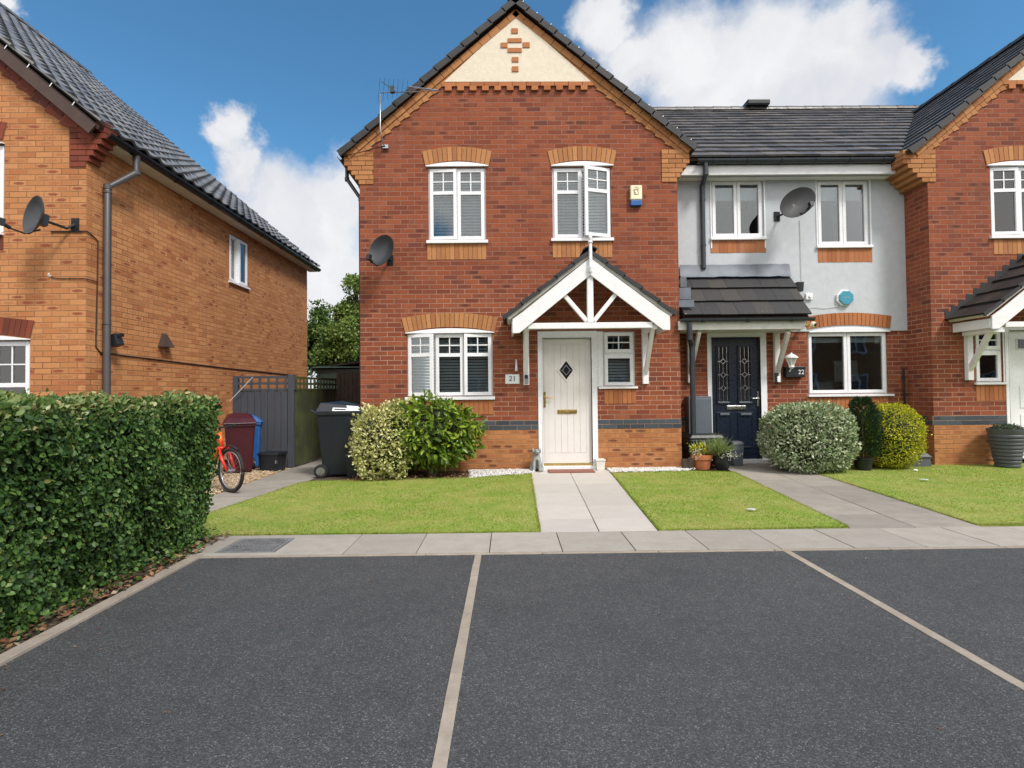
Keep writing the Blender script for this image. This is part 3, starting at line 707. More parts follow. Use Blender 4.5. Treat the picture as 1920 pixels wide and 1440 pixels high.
def gutter(parent, p0, p1, r=.055, mat='gutter', name='gutter', brackets=3):
    p0, p1 = Vector(p0), Vector(p1); d = (p1-p0).normalized(); sd_ = d.cross(Vector((0,0,1))).normalized(); mb = MB(); N = 8; k = 0
    for p in (p0, p1):
        for i in range(N+1):
            th = math.pi*i/N; mb.v.append(tuple(p+sd_*math.cos(th)*r-Vector((0,0,1))*math.sin(th)*r))
        for i in range(N, -1, -1):
            th = math.pi*i/N; mb.v.append(tuple(p+sd_*math.cos(th)*(r-.004)-Vector((0,0,1))*math.sin(th)*(r-.004)))
    n = 2*(N+1); mb.f += [(i, (i+1) % n, n+(i+1) % n, n+i) for i in range(n)]+[tuple(range(n)), tuple(range(2*n-1, n-1, -1))]
    for i in range(brackets):
        c = p0+(p1-p0)*((i+.5)/brackets)
        for s in range(N):
            t0, t1 = math.pi*s/N, math.pi*(s+1)/N
            a = c+sd_*math.cos(t0)*(r+.006)-Vector((0,0,1))*math.sin(t0)*(r+.006); b = c+sd_*math.cos(t1)*(r+.006)-Vector((0,0,1))*math.sin(t1)*(r+.006)
            mb.beam(a, b, .045, .008, side=d)
    return mb.build(name, mat, parent)
def downpipe(parent, pts, r=.034, mat='gutter', clips=(), name='downpipe'):
    mb = MB(); full = []; 
    mb.tube(pts, r, 12)
    for p in pts[1:-1]: mb.tube([Vector(p)+Vector((0,0,.03)), Vector(p)-Vector((0,0,.03))], r+.006, 12)
    for z in clips: mb.tube([(pts[-1][0], pts[-1][1], z-.014), (pts[-1][0], pts[-1][1], z+.014)], r+.007, 12)
    return mb.build(name, mat, parent, smooth=True, auto=40)
def rake_band(parent, E, A, Y, nb, rows=((.0,.035,.10),(.105,.018,.065)), mat='voussoir_buff', step=True, name='verge_brickwork'):
    """courses of brick following the roof slope from eave point E up to the apex A (x,z)"""
    E, A = Vector((E[0], 0, E[1])), Vector((A[0], 0, A[1])); d = (A-E); L = d.length; d.normalize(); n = Vector((0,1,0)).cross(d).normalized()
    if n.z > 0: n = -n
    mb = MB(); bl = L/nb
    for ri, (off, proud, hh) in enumerate(rows):
        for i in range(nb*(2 if ri else 1)):
            w = bl/(2 if ri else 1); a = i*w+.004; b = (i+1)*w-.004; ex = 0
            if ri and i % 2: ex = .032
            p = [E+d*a+n*off, E+d*b+n*off, E+d*b+n*(off+hh+ex), E+d*a+n*(off+hh+ex*.2 if step and ex else off+hh+ex)]
            mb.polyext([(q.x, Y-proud, q.z) for q in p], (0, proud+.01, 0))
    o = mb.build(name, mat, parent)
    bk = MB(); tot = rows[-1][0]+rows[-1][2]
    p = [E, A, A+n*tot, E+n*tot]; bk.polyext([(q.x, Y-.012, q.z) for q in p], (0, .02, 0)); bk.build('mortar', 'mortar', o)
    return o
def corbel(parent, xw, dirn, ztop, Y, courses, first, step, inner, depth=.30, mat='voussoir_buff'):
    """stepped brick eaves corbel: xw wall corner, dirn -1/+1 outward, courses from the top down"""
    mb = MB(); r_ = random.Random(3)
    for j in range(courses):
        z1 = ztop-j*.075; z0 = z1-.075; out = max(0, first-max(0, j-2)*step); a = xw-dirn*inner; b = xw+dirn*out; yj = Y-.012-max(0, (courses-1-j))*.0012
        lo, hi = min(a, b), max(a, b); x = lo; L = .225; k = 0
        st = lo if j % 2 else lo-.11
        xx = st
        while xx < hi:
            p, q = max(xx, lo), min(xx+L, hi)
            if q-p > .02: mb.box(p+.004, q-.004, yj-r_.uniform(0,.003), Y+depth, z0+.005, z1-.004)
            xx += L
    o = mb.build('eaves_corbel', mat, parent)
    return o
# ================================================================== the house with the white porch
YF = 8.47
def F(px, py): return onY(px, py, YF)
def gable_roof(house, Yf, xa, ax, az, xl, xr, zl, zr, back, mat='tile_dark', nc=14, seed=1, left_detail=True):
    """two slopes from eave lines up to the ridge; Yf front verge"""
    rf = MB()
    for sgn, ex, ez in ((-1, xl, zl), (1, xr, zr)):
        O = Vector((ex, Yf, ez)); A = Vector((ax, Yf, az)); V = (A-O); S_ = V.length; U = Vector((0, 1, 0))
        tiles(rf, O, U, V, back-Yf, 26, S_, nc, thick=.026, nu=2, seed=seed+sgn, rnd=.004, ang=.024)
    r = rf.build('roof', mat, house, fix=False)
    ub = MB()
    for ex, ez in ((xl, zl), (xr, zr)):
        slab(ub, [(ex, Yf+.012, ez-.012), (ax, Yf+.012, az-.012), (ax, back, az-.012), (ex, back, ez-.012)], .035)
    ub.build('underlay', 'verge_brown', r)
    rd = MB(); y = Yf-.01
    while y < back:
        pts = [(ax, y, az+.0), (ax, min(y+.42, back), az)]
        k = len(rd.v); N = 8
        for yy, rr in ((y, .125), (min(y+.44, back), .115)):
            for i in range(N+1):
                th = math.pi*(i/N); rd.v.append((ax+rr*math.cos(th), yy, az-.045+rr*.95*math.sin(th)))
        rd.f += [(k+i, k+i+1, k+N+2+i, k+N+1+i) for i in range(N)]
        y += .42
    rd.build('ridge_tile', mat, r, fix=False)
    vb = MB()          # cloaked verge: stepped tile edges seen from the front
    for ex, ez in ((xl, zl), (xr, zr)):
        O = Vector((ex, Yf, ez)); A = Vector((ax, Yf, az)); d = (A-O); L = d.length; d.normalize(); n = Vector((-d.z, 0, d.x)); n = n if n.z > 0 else -n
        g = L/nc
        for j in range(nc):
            p0 = O+d*(j*g); p1 = O+d*((j+1)*g+.02)
            q = [p0+n*.030, p1+n*.006, p1-n*.085, p0-n*.070]
            vb.polyext([(v.x, Yf-.030, v.z) for v in q], (0, .028, 0))
    vb.build('verge', 'verge_black', r)
    for j in range(nc):
        ck = MB(); O = Vector((xr, Yf, zr)); A = Vector((ax, Yf, az)); p = O+(A-O)*((j+.5)/nc); d = (A-O).normalized(); n = Vector((-d.z,0,d.x)); n = n if n.z > 0 else -n
        ck.beam(p+n*.030+Vector((0,-.033,0)), p+n*.008+Vector((0,-.033,0)), .006, .010)
        ck.build('verge_clip', 'chrome', r)
    return r
def house_shell(mb, x0, x1, z0, z1, Yf, Yb, gable=None):
    mb.add([(x0,Yf,z0),(x0,Yb,z0),(x0,Yb,z1),(x0,Yf,z1)], [(0,1,2,3)]); mb.add([(x1,Yf,z0),(x1,Yb,z0),(x1,Yb,z1),(x1,Yf,z1)], [(0,1,2,3)])
    mb.add([(x0,Yb,z0),(x1,Yb,z0),(x1,Yb,z1),(x0,Yb,z1)], [(0,1,2,3)])
    if gable: mb.add([(x0,Yb,z1),(x1,Yb,z1),(gable[0],Yb,gable[1])], [(0,1,2)])
xl21, xr21 = F(675.5, 600)[0], F(1274, 600)[0]
h21 = thing('brick_house', (xl21, YF, 0), 'red brick gabled house with white timber porch, cream door and cream rendered gable triangle', 'house')
ax21, az21 = F(966, 3)
zw = F(972, 285)[1]
# openings
W1 = (*[F(p, 380)[0] for p in (803, 911)], ZY(451,YF,857), ZY(314,YF,857))
W2 = (*[F(p, 380)[0] for p in (1036, 1146)], ZY(447,YF,1090), ZY(313,YF,1090))
W3 = (*[F(p, 690)[0] for p in (763, 924)], ZY(744,YF,843), ZY(624,YF,843))
W4 = (*[F(p, 680)[0] for p in (1131, 1191)], ZY(725,YF,1160), ZY(621,YF,1160))
DR = (F(1009,740)[0], F(1120,740)[0], -.02, ZY(621,YF,1064))
PN = (DR[1], W4[0]+.001, W4[2], W4[3])
holes = [W1, W2, W3, (W4[0]-.0, W4[1], W4[2], W4[3]), DR, (DR[1]-.001, W4[0]+.001, W4[2], W4[3])]
zb0, zb1 = .64, .79
bp = MB(); wall_xz(bp, xl21, xr21, -.05, zb0, YF, holes); bp.add([(xl21,YF,-.05),(xl21,16,-.05),(xl21,16,zb0),(xl21,YF,zb0)], [(0,1,2,3)]); bp.build('plinth', 'brick_plinth', h21, fix=False)
def blue_band(parent, x0, x1, z0, z1, Y, gaps=()):
    ends = [x0]+[g for p in sorted(gaps) for g in p]+[x1]
    for a, b in zip(ends[::2], ends[1::2]): blue_run(parent, a, b, z0, z1, Y, x0)
def blue_run(parent, x0, x1, z0, z1, Y, xs, gaps=()):
    mb = MB(); n = round((z1-z0)/.075); bk = MB()
    for j in range(n):
        x = xs-(.1125 if j % 2 else 0)
        while x < x1:
            a, b = max(x, x0), min(x+.225, x1)
            for g0, g1 in gaps:
                if a < g1 and b > g0:
                    if a < g0: b = g0
                    elif b > g1: a = g1
                    else: a = b
            if b-a > .015: mb.box(a+.004, b-.004, Y-.005-random.uniform(0,.002), Y+.02, z0+j*.075+.005, z0+(j+1)*.075-.005)
            x += .225
    o = mb.build('brick_band', 'brick_blue', parent)
    segs = [x0]
    for g0, g1 in sorted(gaps): segs += [g0, g1]
    segs += [x1]
    for a, b in zip(segs[::2], segs[1::2]): bk.box(a, b, Y-.001, Y+.03, z0, z1)
    bk.build('mortar', 'mortar', o); return o
blue_band(h21, xl21, xr21, zb0, zb1, YF, [(DR[0], DR[1])])
w = MB(); wall_xz(w, xl21, xr21, zb1, zw, YF, holes)
w.add([(xl21,YF,zw),(xr21,YF,zw),(xr21,YF,zw+.02),(ax21,YF,az21-.10),(xl21,YF,zw+.02)], [(0,1,2,3,4)])
house_shell(w, xl21, xr21, zb1, zw+.02, YF, 16.0, (ax21, az21-.1)); w.build('wall', 'brick_red', h21, fix=False)
# roof
elx, elz = F(637, 291); erx, erz = F(1303, 280)
gable_roof(h21, YF-.08, None, ax21, az21, elx, erx, elz, erz, 16.2, nc=13, seed=3)
# verge brickwork, corbels
bl = F(648, 288); br = F(1296, 278); ap = F(967, 18)
rake_band(h21, (bl[0]-.0, bl[1]-.02), (ap[0], ap[1]-.02), YF, 18); rake_band(h21, (br[0], br[1]-.02), (ap[0], ap[1]-.02), YF, 18)
zc = ZY(283,YF,972)
corbel(h21, xl21, -1, zc, YF, 7, .245, .058, .225); corbel(h21, xr21, 1, zc, YF, 7, .20, .05, .25)
# gable triangle
tl, tr_, ta = F(833,155), F(1108,154.5), F(967,30)
g = MB(); g.polyext([(tl[0],YF-.027,tl[1]),(tr_[0],YF-.027,tr_[1]),(ta[0],YF-.027,ta[1])], (0,.03,0)); gt = g.build('gable_panel', 'render_cream', h21)
for (xa, xb, ya, yb) in ((959,971,56,65),(952,978,74.5,82),(939,951.5,82.5,92),(980,993,82,91.5),(952,978,92.5,100.5),(960,972,109.5,118.5),(960,972,127,136.5)):
    p, q = F(xa, yb), F(xb, ya); mo = MB(); mo.box(p[0], q[0], YF-.040, YF-.02, p[1], q[1]); mo.build('motif_brick', 'voussoir_brown', gt)
dn = MB(); x = F(829,160)[0]; xe = F(1112,160)[0]; zt = ZY(155.5,YF,970); k = 0; dd = (xe-x)/11.9
xx = x
while xx < xe-.02:
    dn.box(xx+.004, min(xx+.221, xe), YF-.030, YF+.01, zt-.062, zt); xx += .225
for i in range(12):
    a = x+.05+i*dd*.97
    dn.box(a, a+.105, YF-.040, YF+.01, zt-.135, zt-.068)
dn.build('dentil_course', 'voussoir_brown', h21)
# windows
geo2 = [(0, .5, 'L', 3, 'geo'), (.5, 1, 'R', 0, 'geo')]
window(h21, *W1[:2], W1[2], W1[3], YF, geo2, blind=(.050, math.radians(52), .05, 0), sillh=.05)
window(h21, *W2[:2], W2[2], W2[3], YF, [(0, .5, 'L', 0, 'geo'), (.5, 1, 'R', 17, 'geo')], blind=(.050, math.radians(52), .05, 0.0), sillh=.05)
window(h21, *W3[:2], W3[2], W3[3], YF, [(0, .325, 'L', 15, 'geo'), (.325, .665, 'R', 0, 'geo'), (.665, 1, 'R', 6, 'geo')], blind=(.048, math.radians(44), .05, 0), sillh=.05)
for (xa, xb, ys_, yo, yt, wy) in ((798,916,311.5,303,27,W1), (1033,1150,310.5,302,27,W2), (760,927,623.5,614.5,27,W3)):
    x0, x1 = F(xa, ys_)[0], F(xb, ys_)[0]; z = ZY(ys_,YF,(xa+xb)/2); rise = (ys_-yo)/118
    headboard(h21, x0+.0, x1-.0, z-.012, rise-.012, YF, .03)
    arch(h21, x0-.005, x1+.005, z+.006, rise+.006, .225, YF-.002, spread=.05 if xb-xa < 140 else .055)
soldier_panel(h21, F(801,470)[0], F(912,470)[0], ZY(487,YF,857), W1[2]-.052, YF, 'voussoir_buff')
soldier_panel(h21, F(1036,470)[0], F(1148,470)[0], ZY(483,YF,1092), W2[2]-.052, YF, 'voussoir_buff')
soldier_panel(h21, F(762,760)[0], F(925,760)[0], ZY(778,YF,843), W3[2]-.052, YF)
soldier_panel(h21, F(1133,740)[0], F(1193,740)[0], ZY(757,YF,1160), W4[2]-.045, YF)
# side light beside the door: small top opener above a fixed pane
zmid = ZY(663,YF,1160)
sw = window(h21, W4[0]+.0, W4[1], zmid, W4[3], YF, [(0,1,'R',0,'plain')], sill=False, recess=.03)
x0, x1 = W4[0]+.08, W4[1]-.08; mb = MB(); xm = (x0+x1)/2; zz = (zmid+W4[3])/2; mb.box(xm-.009,xm+.009,YF+.020,YF+.030,zmid+.07,W4[3]-.07); mb.box(x0,xm-.009,YF+.020,YF+.030,zz-.009,zz+.009); mb.box(xm+.009,x1,YF+.020,YF+.030,zz-.009,zz+.009); mb.build('glazing_bar','upvc',sw)
window(h21, W4[0]+.0, W4[1], W4[2], zmid-.002, YF, [(0,1,'R',0,'plain')], blind=(.048, math.radians(44), .05, 0), sill=False, recess=.03)
sb = MB(); sb.box(F(1122,728)[0], F(1195,728)[0], YF-.045, YF+.03, W4[2]-.032, W4[2]-.001); sb.build('sill', 'upvc', h21, bevel=.004)
# door
def front_door(house, fr, leaf, Y, leafmat, groove=True, grow_right=None):
    fx0, fx1, fz0, fz1 = fr; lx0, lx1, lz0, lz1 = leaf
    d = MB(); d.box(lx0, lx1, Y+.045, Y+.09, lz0, lz1)
    door = d.build('door', leafmat, house, bevel=.003)
    f = MB(); f.box(fx0, lx0-.004, Y-.012, Y+.09, fz0, fz1); f.box(lx1+.004, fx1, Y-.012, Y+.09, fz0, fz1)
    f.box(lx0-.004, lx1+.004, Y-.012, Y+.09, lz1+.004, fz1)
    f.box(lx0-.018, lx0-.004, Y-.02, Y+.05, lz0, lz1+.018); f.box(lx1+.004, lx1+.018, Y-.02, Y+.05, lz0, lz1+.018); f.box(lx0-.004, lx1+.004, Y-.02, Y+.05, lz1+.004, lz1+.018)
    f.build('door_frame', 'upvc', door, bevel=.003)
    return door
LX0, LX1 = F(1018.5,740)[0], F(1109.5,740)[0]; lz0 = ZY(869,YF,1062); lz1 = ZY(634,YF,1062)
dr = front_door(h21, DR, (LX0, LX1, lz0, lz1), YF, 'cream_door')
pb = MB(); pb.box(DR[1]+.001, W4[0]-.001, YF+.0, YF+.08, W4[2], W4[3]); pb.box(DR[1]+.02, W4[0]-.02, YF-.010, YF+.01, W4[2]+.01, W4[3]-.05); pb.build('side_panel', 'upvc', dr, bevel=.003)
# groove pattern: raised boards with gaps, inside a rail and stile border
gp = MB(); bx0, bx1 = LX0+.085, LX1-.085; bz0, bz1 = lz0+.16, lz1-.09; yd = YF+.045
gp.box(LX0, bx0, yd-.009, yd, lz0, lz1); gp.box(bx1, LX1, yd-.009, yd, lz0, lz1); gp.box(bx0, bx1, yd-.009, yd, lz0, bz0); gp.box(bx0, bx1, yd-.009, yd, bz1, lz1)
nb = 6; bw = (bx1-bx0)/nb
for i in range(nb): gp.box(bx0+i*bw+.0014, bx0+(i+1)*bw-.0014, yd-.007, yd-.003, bz0+.004, bz1-.004)
gp.build('door_boards', 'cream_door', dr, bevel=.002)
cx, cz = F(1062, 694)
dm = MB(); a, b = .155, .195
dm.prism([(cx-a,cz),(cx,cz-b),(cx+a,cz),(cx,cz+b)], yd-.018, yd-.004); dm.build('diamond_surround', 'cream_door', dr, bevel=.006)
a, b = .110, .148
dg = MB(); dg.prism([(cx-a,cz),(cx,cz-b),(cx+a,cz),(cx,cz+b)], yd-.021, yd-.010); dg.build('diamond_glass', 'dark_glass', dr)
ld = MB(); k = .55
ins = [(cx-a*k,cz),(cx,cz-b*k),(cx+a*k,cz),(cx,cz+b*k)]; outp = [(cx-a,cz),(cx,cz-b),(cx+a,cz),(cx,cz+b)]
for i in range(4):
    p, q = ins[i], ins[(i+1) % 4]; ld.beam((p[0],yd-.023,p[1]),(q[0],yd-.023,q[1]),.004,.009)
ld.beam((ins[0][0],yd-.023,cz),(outp[0][0],yd-.023,cz),.004,.007); ld.beam((ins[2][0],yd-.023,cz),(outp[2][0],yd-.023,cz),.004,.007)
ld.build('leading', 'steel', dr)
hb = MB(); hx, hz = F(1021.5, 749); hb.box(hx-.016,hx+.016,yd-.022,yd-.009,hz-.12,hz+.12); hb.tube([(hx,yd-.02,hz+.03),(hx,yd-.06,hz+.03),(hx+.03,yd-.065,hz+.03),(hx+.125,yd-.062,hz+.028)],.010,8); hb.build('handle','brass',dr,smooth=True,auto=40)
lb = MB(); lx, lz = F(1064,772); lb.box(lx-.155,lx+.155,yd-.018,yd-.008,lz-.034,lz+.034); lb.box(lx-.130,lx+.130,yd-.026,yd-.018,lz-.018,lz+.016); lb.build('letter_plate','brass',dr,bevel=.004)
tb = MB(); tb.box(DR[0]-.01, DR[1]+.01, YF-.07, YF+.05, .0, lz0-.035); tb.build('threshold','upvc',dr,bevel=.006)
tb = MB(); tb.box(LX0, LX1, YF+.0, YF+.05, lz0-.034, lz0-.004); tb.build('weather_bar','brass',dr,bevel=.003)
# ------------------------------------------------------------------ porch canopies
def porch(house, Y, C, hand=1, roofmat='tile_canopy', left=True):
    """gabled porch canopy; C holds pixel-measured world numbers at the front plane"""
    yf = C['yf']; ax, az = C['apex']; (lx, lz), (rx, rz) = C['left'], C['right']     # outer lower tips of the bargeboards (top edge)
    r = MB()
    tipl = Vector((lx-.13, yf-.05, lz+.02)); tipr = Vector((rx+.10, yf-.05, rz+.02)); A = Vector((ax, yf-.05, az+.10))
    for O in (tipl, tipr):
        V = A-O; tiles(r, O, (0,1,0), V, Y-(yf-.05)-.002, 3, V.length, 5, thick=.03, nu=2, seed=5, ang=.030)
    pr = r.build('porch_canopy', roofmat, house, fix=False)
    sf = MB()
    for O in (tipl, tipr):
        V = (A-O).normalized(); p0 = O+V*.06
        slab(sf, [tuple(p0+Vector((0,.04,-.02))), tuple(A+Vector((0,.04,-.02))), (A.x, Y-.002, A.z-.02), (p0.x, Y-.002, p0.z-.02)], .05)
    sf.build('soffit', 'old_white_paint', pr)
    rc = MB(); N = 6
    for yy in np.linspace(yf-.07, Y-.1, 3)[:-1]:
        y2 = yy+(Y-yf)/2+.03; k = len(rc.v)
        for y_, rr in ((yy, .095), (y2, .085)):
            for i in range(N+1):
                th = math.radians(35)+math.radians(110)*i/N; rc.v.append((ax+rr*1.25*math.cos(th), y_, az+.06+rr*math.sin(th)*.95))
        rc.f += [(k+i, k+i+1, k+N+2+i, k+N+1+i) for i in range(N)]
    rr_ = rc.build('ridge_tile', roofmat, pr, fix=False); sm = rr_.modifiers.new('solid', 'SOLIDIFY'); sm.thickness = .015
    # verge edge of the tiles seen from the front
    ve = MB()
    for O in (tipl, tipr):
        d = (A-O); L = d.length; d.normalize(); n = Vector((-d.z,0,d.x)); n = n if n.z > 0 else -n
        for j in range(5):
            p0 = O+d*(j*L/5); p1 = O+d*((j+1)*L/5+.02); q = [p0+n*.038, p1+n*.010, p1-n*.035, p0-n*.022]
            ve.polyext([(v.x, yf-.055, v.z) for v in q], (0, .03, 0))
    ve.build('verge', 'verge_black', pr)
    bw = C.get('bw', .235)
    for side, (ex, ez) in ((-1, (lx, lz)), (1, (rx, rz))):
        b = MB(); dx, dz = ax-ex, az-ez; m_ = dz/dx
        # outline: foot is cut plumb, underside follows the slope
        foot = C['foot']
        pts = [(ex, ez), (ex, ez-foot), (ex-side*.10, ez-foot+.004)]
        un = (ax-side*(-.035)*0, az-bw*1.10)
        pts += [(ax+side*.001, az-bw*1.12), (ax+side*.001, az)]
        # slight sprocket near the foot
        f = .13; pts += [(ex+dx*f, ez+dz*f-.012)]
        b.prism(pts, yf-.028, yf+.0); b.build('bargeboard', 'white_paint', pr, bevel=.003)
    zt0, zt1 = C['tie']
    tbm = MB(); tbm.box(C['tx0'], C['tx1'], yf+.004, yf+.084, zt0, zt1); tbm.build('tie_beam', 'white_paint', pr, bevel=.005)
    kp = MB(); kx = ax+C.get('kdx', 0); kp.box(kx-.045, kx+.045, yf+.002, yf+.082, zt1+.001, az-bw*1.12-.0); kp.build('king_post', 'white_paint', pr, bevel=.005)
    for s in (-1, 1):
        st = MB(); (sx, sz) = C['strut'][0 if s < 0 else 1]; st.beam((kx+s*.05, yf+.04, zt1+.02), (sx, yf+.04, sz), .06, .062); st.build('strut', 'white_paint', pr, bevel=.004)
    for (bxc, top, bot, fx) in C['brackets']:
        bk = MB(); bk.box(bxc-.045, bxc+.045, Y-.075, Y-.002, bot, top)
        bk.beam((bxc, Y-.05, bot+.17), (fx, yf+.09, top-.02), .055, .075, side=(1,0,0)); bk.box(min(bxc,fx)-.036, max(bxc,fx)+.036, yf+.03, Y-.08, top-.075, top)
        bk.build('bracket', 'white_paint', pr, bevel=.005)
    # side fascia boards under the eaves
    for (ex, ez, s) in ((lx, lz, -1), (rx, rz, 1)):
        fb = MB(); fb.box(ex-.012 if s < 0 else ex-.018, ex+.018 if s < 0 else ex+.012, yf+.002, Y-.002, ez-C['foot']+.02, ez-.03); fb.build('fascia', 'white_paint', pr, bevel=.003)
    # stepped lead flashing against the wall
    fl = MB()
    for O, s in ((tipl, 1), (tipr, -1)):
        x0, z0 = O.x, O.z+.02; x1, z1 = ax, az+.12; n = 11; pts = [(x0, z0)]
        for i in range(n):
            a = i/n; b_ = (i+1)/n; pts += [(x0+(x1-x0)*a-s*.01, z0+(z1-z0)*a+.135), (x0+(x1-x0)*b_-s*.02, z0+(z1-z0)*b_+.035)]
        pts += [(x1, z1)]
        fl.prism(pts, Y-.006, Y-.001)
    fl.build('flashing', 'verge_black' if 'verge_black' in M else 'gutter', pr)
    return pr
yc = YF-.68
def Fc(px, py): return onY(px, py, yc)
C21 = dict(yf=yc, apex=Fc(1106,484), left=Fc(961,599), right=Fc(1255,593), foot=.205, bw=.225, tie=(ZY(615.5,yc,1106), ZY(604.5,yc,1106)),
           tx0=Fc(990,610)[0], tx1=Fc(1224,610)[0], strut=[Fc(1057,551), Fc(1155,551)],
           brackets=[(F(986.5,680)[0], ZY(618,YF,987), ZY(722,YF,987), Fc(987,620)[0]), (F(1208.5,680)[0], ZY(617,YF,1208), ZY(720,YF,1208), Fc(1228,620)[0])])
p21 = porch(h21, YF, C21)
fn = MB(); fx, fz0 = Fc(1106.5, 513); _, fz1 = Fc(1106.5, 436)
H = fz1-fz0
prof = [(.006,0),(.024,.01),(.03,.03),(.028,.06),(.034,.075),(.034,.10),(.024,.115),(.026,.30),(.023,H*.70),(.032,H*.715),(.036,H*.735),(.032,H*.755),(.022,H*.77),(.024,H*.80),(.032,H*.84),(.030,H*.87),(.016,H*.91),(.008,H*.96),(.002,H)]
fn.lathe(prof, (fx, yc-.06, fz0), 16); fn.build('finial', 'white_paint', p21, smooth=True, auto=35)
# left gutter end and drop pipe of this house
gl = MB()
gx_, gz_ = F(641, 293)
gutter(h21, (elx+.02, YF-.03, elz-.03), (elx+.02, 16, elz-.03))
px_, pz_ = F(670, 352)
downpipe(h21, [(elx+.05, YF+.22, elz-.08), (elx+.05, YF+.22, elz-.30), (xl21-.045, YF+.22, pz_-.10), (xl21-.045, YF+.22, .0)], .032, clips=(1.4, 2.6))
# ================================================================== middle rendered house
YN = 9.0
def N_(px, py): return onY(px, py, YN)
x22a, x22b = xr21+.002, onY(1702, 620, YN)[0]
h22 = thing('rendered_house', (x22a, YN, 0), 'middle terraced house with pale grey render above brick, navy door and lean-to tiled porch', 'house')
zr22 = N_(1685, 620)[1]; ztop = onY(1500, 318, YN-.1)[1]
V1 = (N_(1333,390)[0], N_(1431,390)[0], N_(1382,446)[1], N_(1382,338)[1])
V2 = (N_(1531,400)[0], N_(1629,400)[0], N_(1580,461)[1], N_(1580,338)[1])
V3 = (N_(1515,680)[0], N_(1665,680)[0], N_(1590,739)[1], N_(1590,622)[1])
D2 = (N_(1327,740)[0], N_(1438,740)[0], -.02, N_(1380,622)[1])
hl = [V1, V2, V3, D2]
w = MB(); wall_xz(w, x22a, x22b, -.05, zb0, YN, hl); w.build('plinth', 'brick_plinth', h22, fix=False)
blue_band(h22, x22a, x22b, zb0, zb1, YN, [(D2[0], D2[1])])
w = MB(); wall_xz(w, x22a, x22b, zb1, zr22, YN, hl); w.add([(x22a,16,0),(x22b,16,0),(x22b,16,5),(x22a,16,5)], [(0,1,2,3)]); w.build('wall', 'brick_red', h22, fix=False)
w = MB(); wall_xz(w, x22a, x22b, zr22, ztop+.25, YN-.018, hl, depth=.12)
w.add([(x22a,YN-.018,zr22),(x22b,YN-.018,zr22),(x22b,YN,zr22),(x22a,YN,zr22)], [(0,1,2,3)]); w.build('render_coat', 'render_grey', h22, fix=False)
yr = YN-.018
# roof
Ye = YN-.36; ze = onY(1500, 293, Ye)[1]; Yr = 12.6; zrdg = onY(1480, 206, Yr)[1]
r = MB(); V = Vector((0, Yr-Ye, zrdg-ze)); L22 = (10.2-2.2)
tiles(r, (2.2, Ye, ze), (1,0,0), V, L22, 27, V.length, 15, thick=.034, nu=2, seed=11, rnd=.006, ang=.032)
rf22 = r.build('roof', 'tile_pale', h22, fix=False)
ub = MB(); slab(ub, [(2.2,Ye+.02,ze-.015),(10.2,Ye+.02,ze-.015),(10.2,Yr,zrdg-.015),(2.2,Yr,zrdg-.015)], .04); ub.add([(2.2,Yr,zrdg),(10.2,Yr,zrdg),(10.2,16.4,ze),(2.2,16.4,ze)], [(0,1,2,3)]); ub.build('underlay', 'verge_brown', rf22)
rd = MB(); x = 2.3
while x < 10.0:
    k = len(rd.v); N = 8
    for xx, rr in ((x, .115), (x+.45, .108)):
        for i in range(N+1): th = math.pi*i/N; rd.v.append((xx, Yr+rr*math.cos(th), zrdg-.03+rr*math.sin(th)))
    rd.f += [(k+i, k+i+1, k+N+2+i, k+N+1+i) for i in range(N)]; x += .44
rd.build('ridge_tile', 'tile_dark', rf22, fix=False)
vt = MB(); vx = onY(1420, 198, Yr-.1)[0]; vt.box(vx-.27, vx+.27, Yr-.2, Yr+.15, zrdg+.04, zrdg+.17); vt.build('ridge_vent', 'black_plastic', rf22, bevel=.03)
fb = MB(); fz = onY(1500, 327, Ye+.1)[1]; fz1 = onY(1500, 309, Ye+.1)[1]
fb.box(x22a+.0, x22b+.05, Ye+.09, Ye+.115, fz, fz1); fb.box(x22a, x22b+.05, Ye+.115, YN, fz, fz+.012); fb.build('fascia', 'white_paint', h22, bevel=.002)
so = MB(); nso = 90
for i in range(nso):
    a = x22a+.05+(x22b-x22a-.05)*i/nso; so.box(a, a+.022, Ye+.13, Ye+.20, fz-.003, fz-.0005)
so.build('soffit_vent', 'gutter', h22)
gutter(h22, (onY(1308,300,Ye)[0], Ye+.035, onY(1500,297,Ye)[1]), (onY(1690,297,Ye)[0], Ye+.035, onY(1500,297,Ye)[1]), r=.066, brackets=6)
gy = Ye+.035; gz = onY(1500,297,Ye)[1]
gx1 = onY(1323,310,gy)[0]; wx = N_(1315.5,420)[0]
downpipe(h22, [(gx1,gy,gz-.05),(gx1,gy,gz-.22),(wx,YN-.06,onY(1316,352,YN)[1]),(wx,YN-.06,N_(1316,505)[1])], .040, clips=(N_(1316,378)[1], N_(1316,462)[1]))
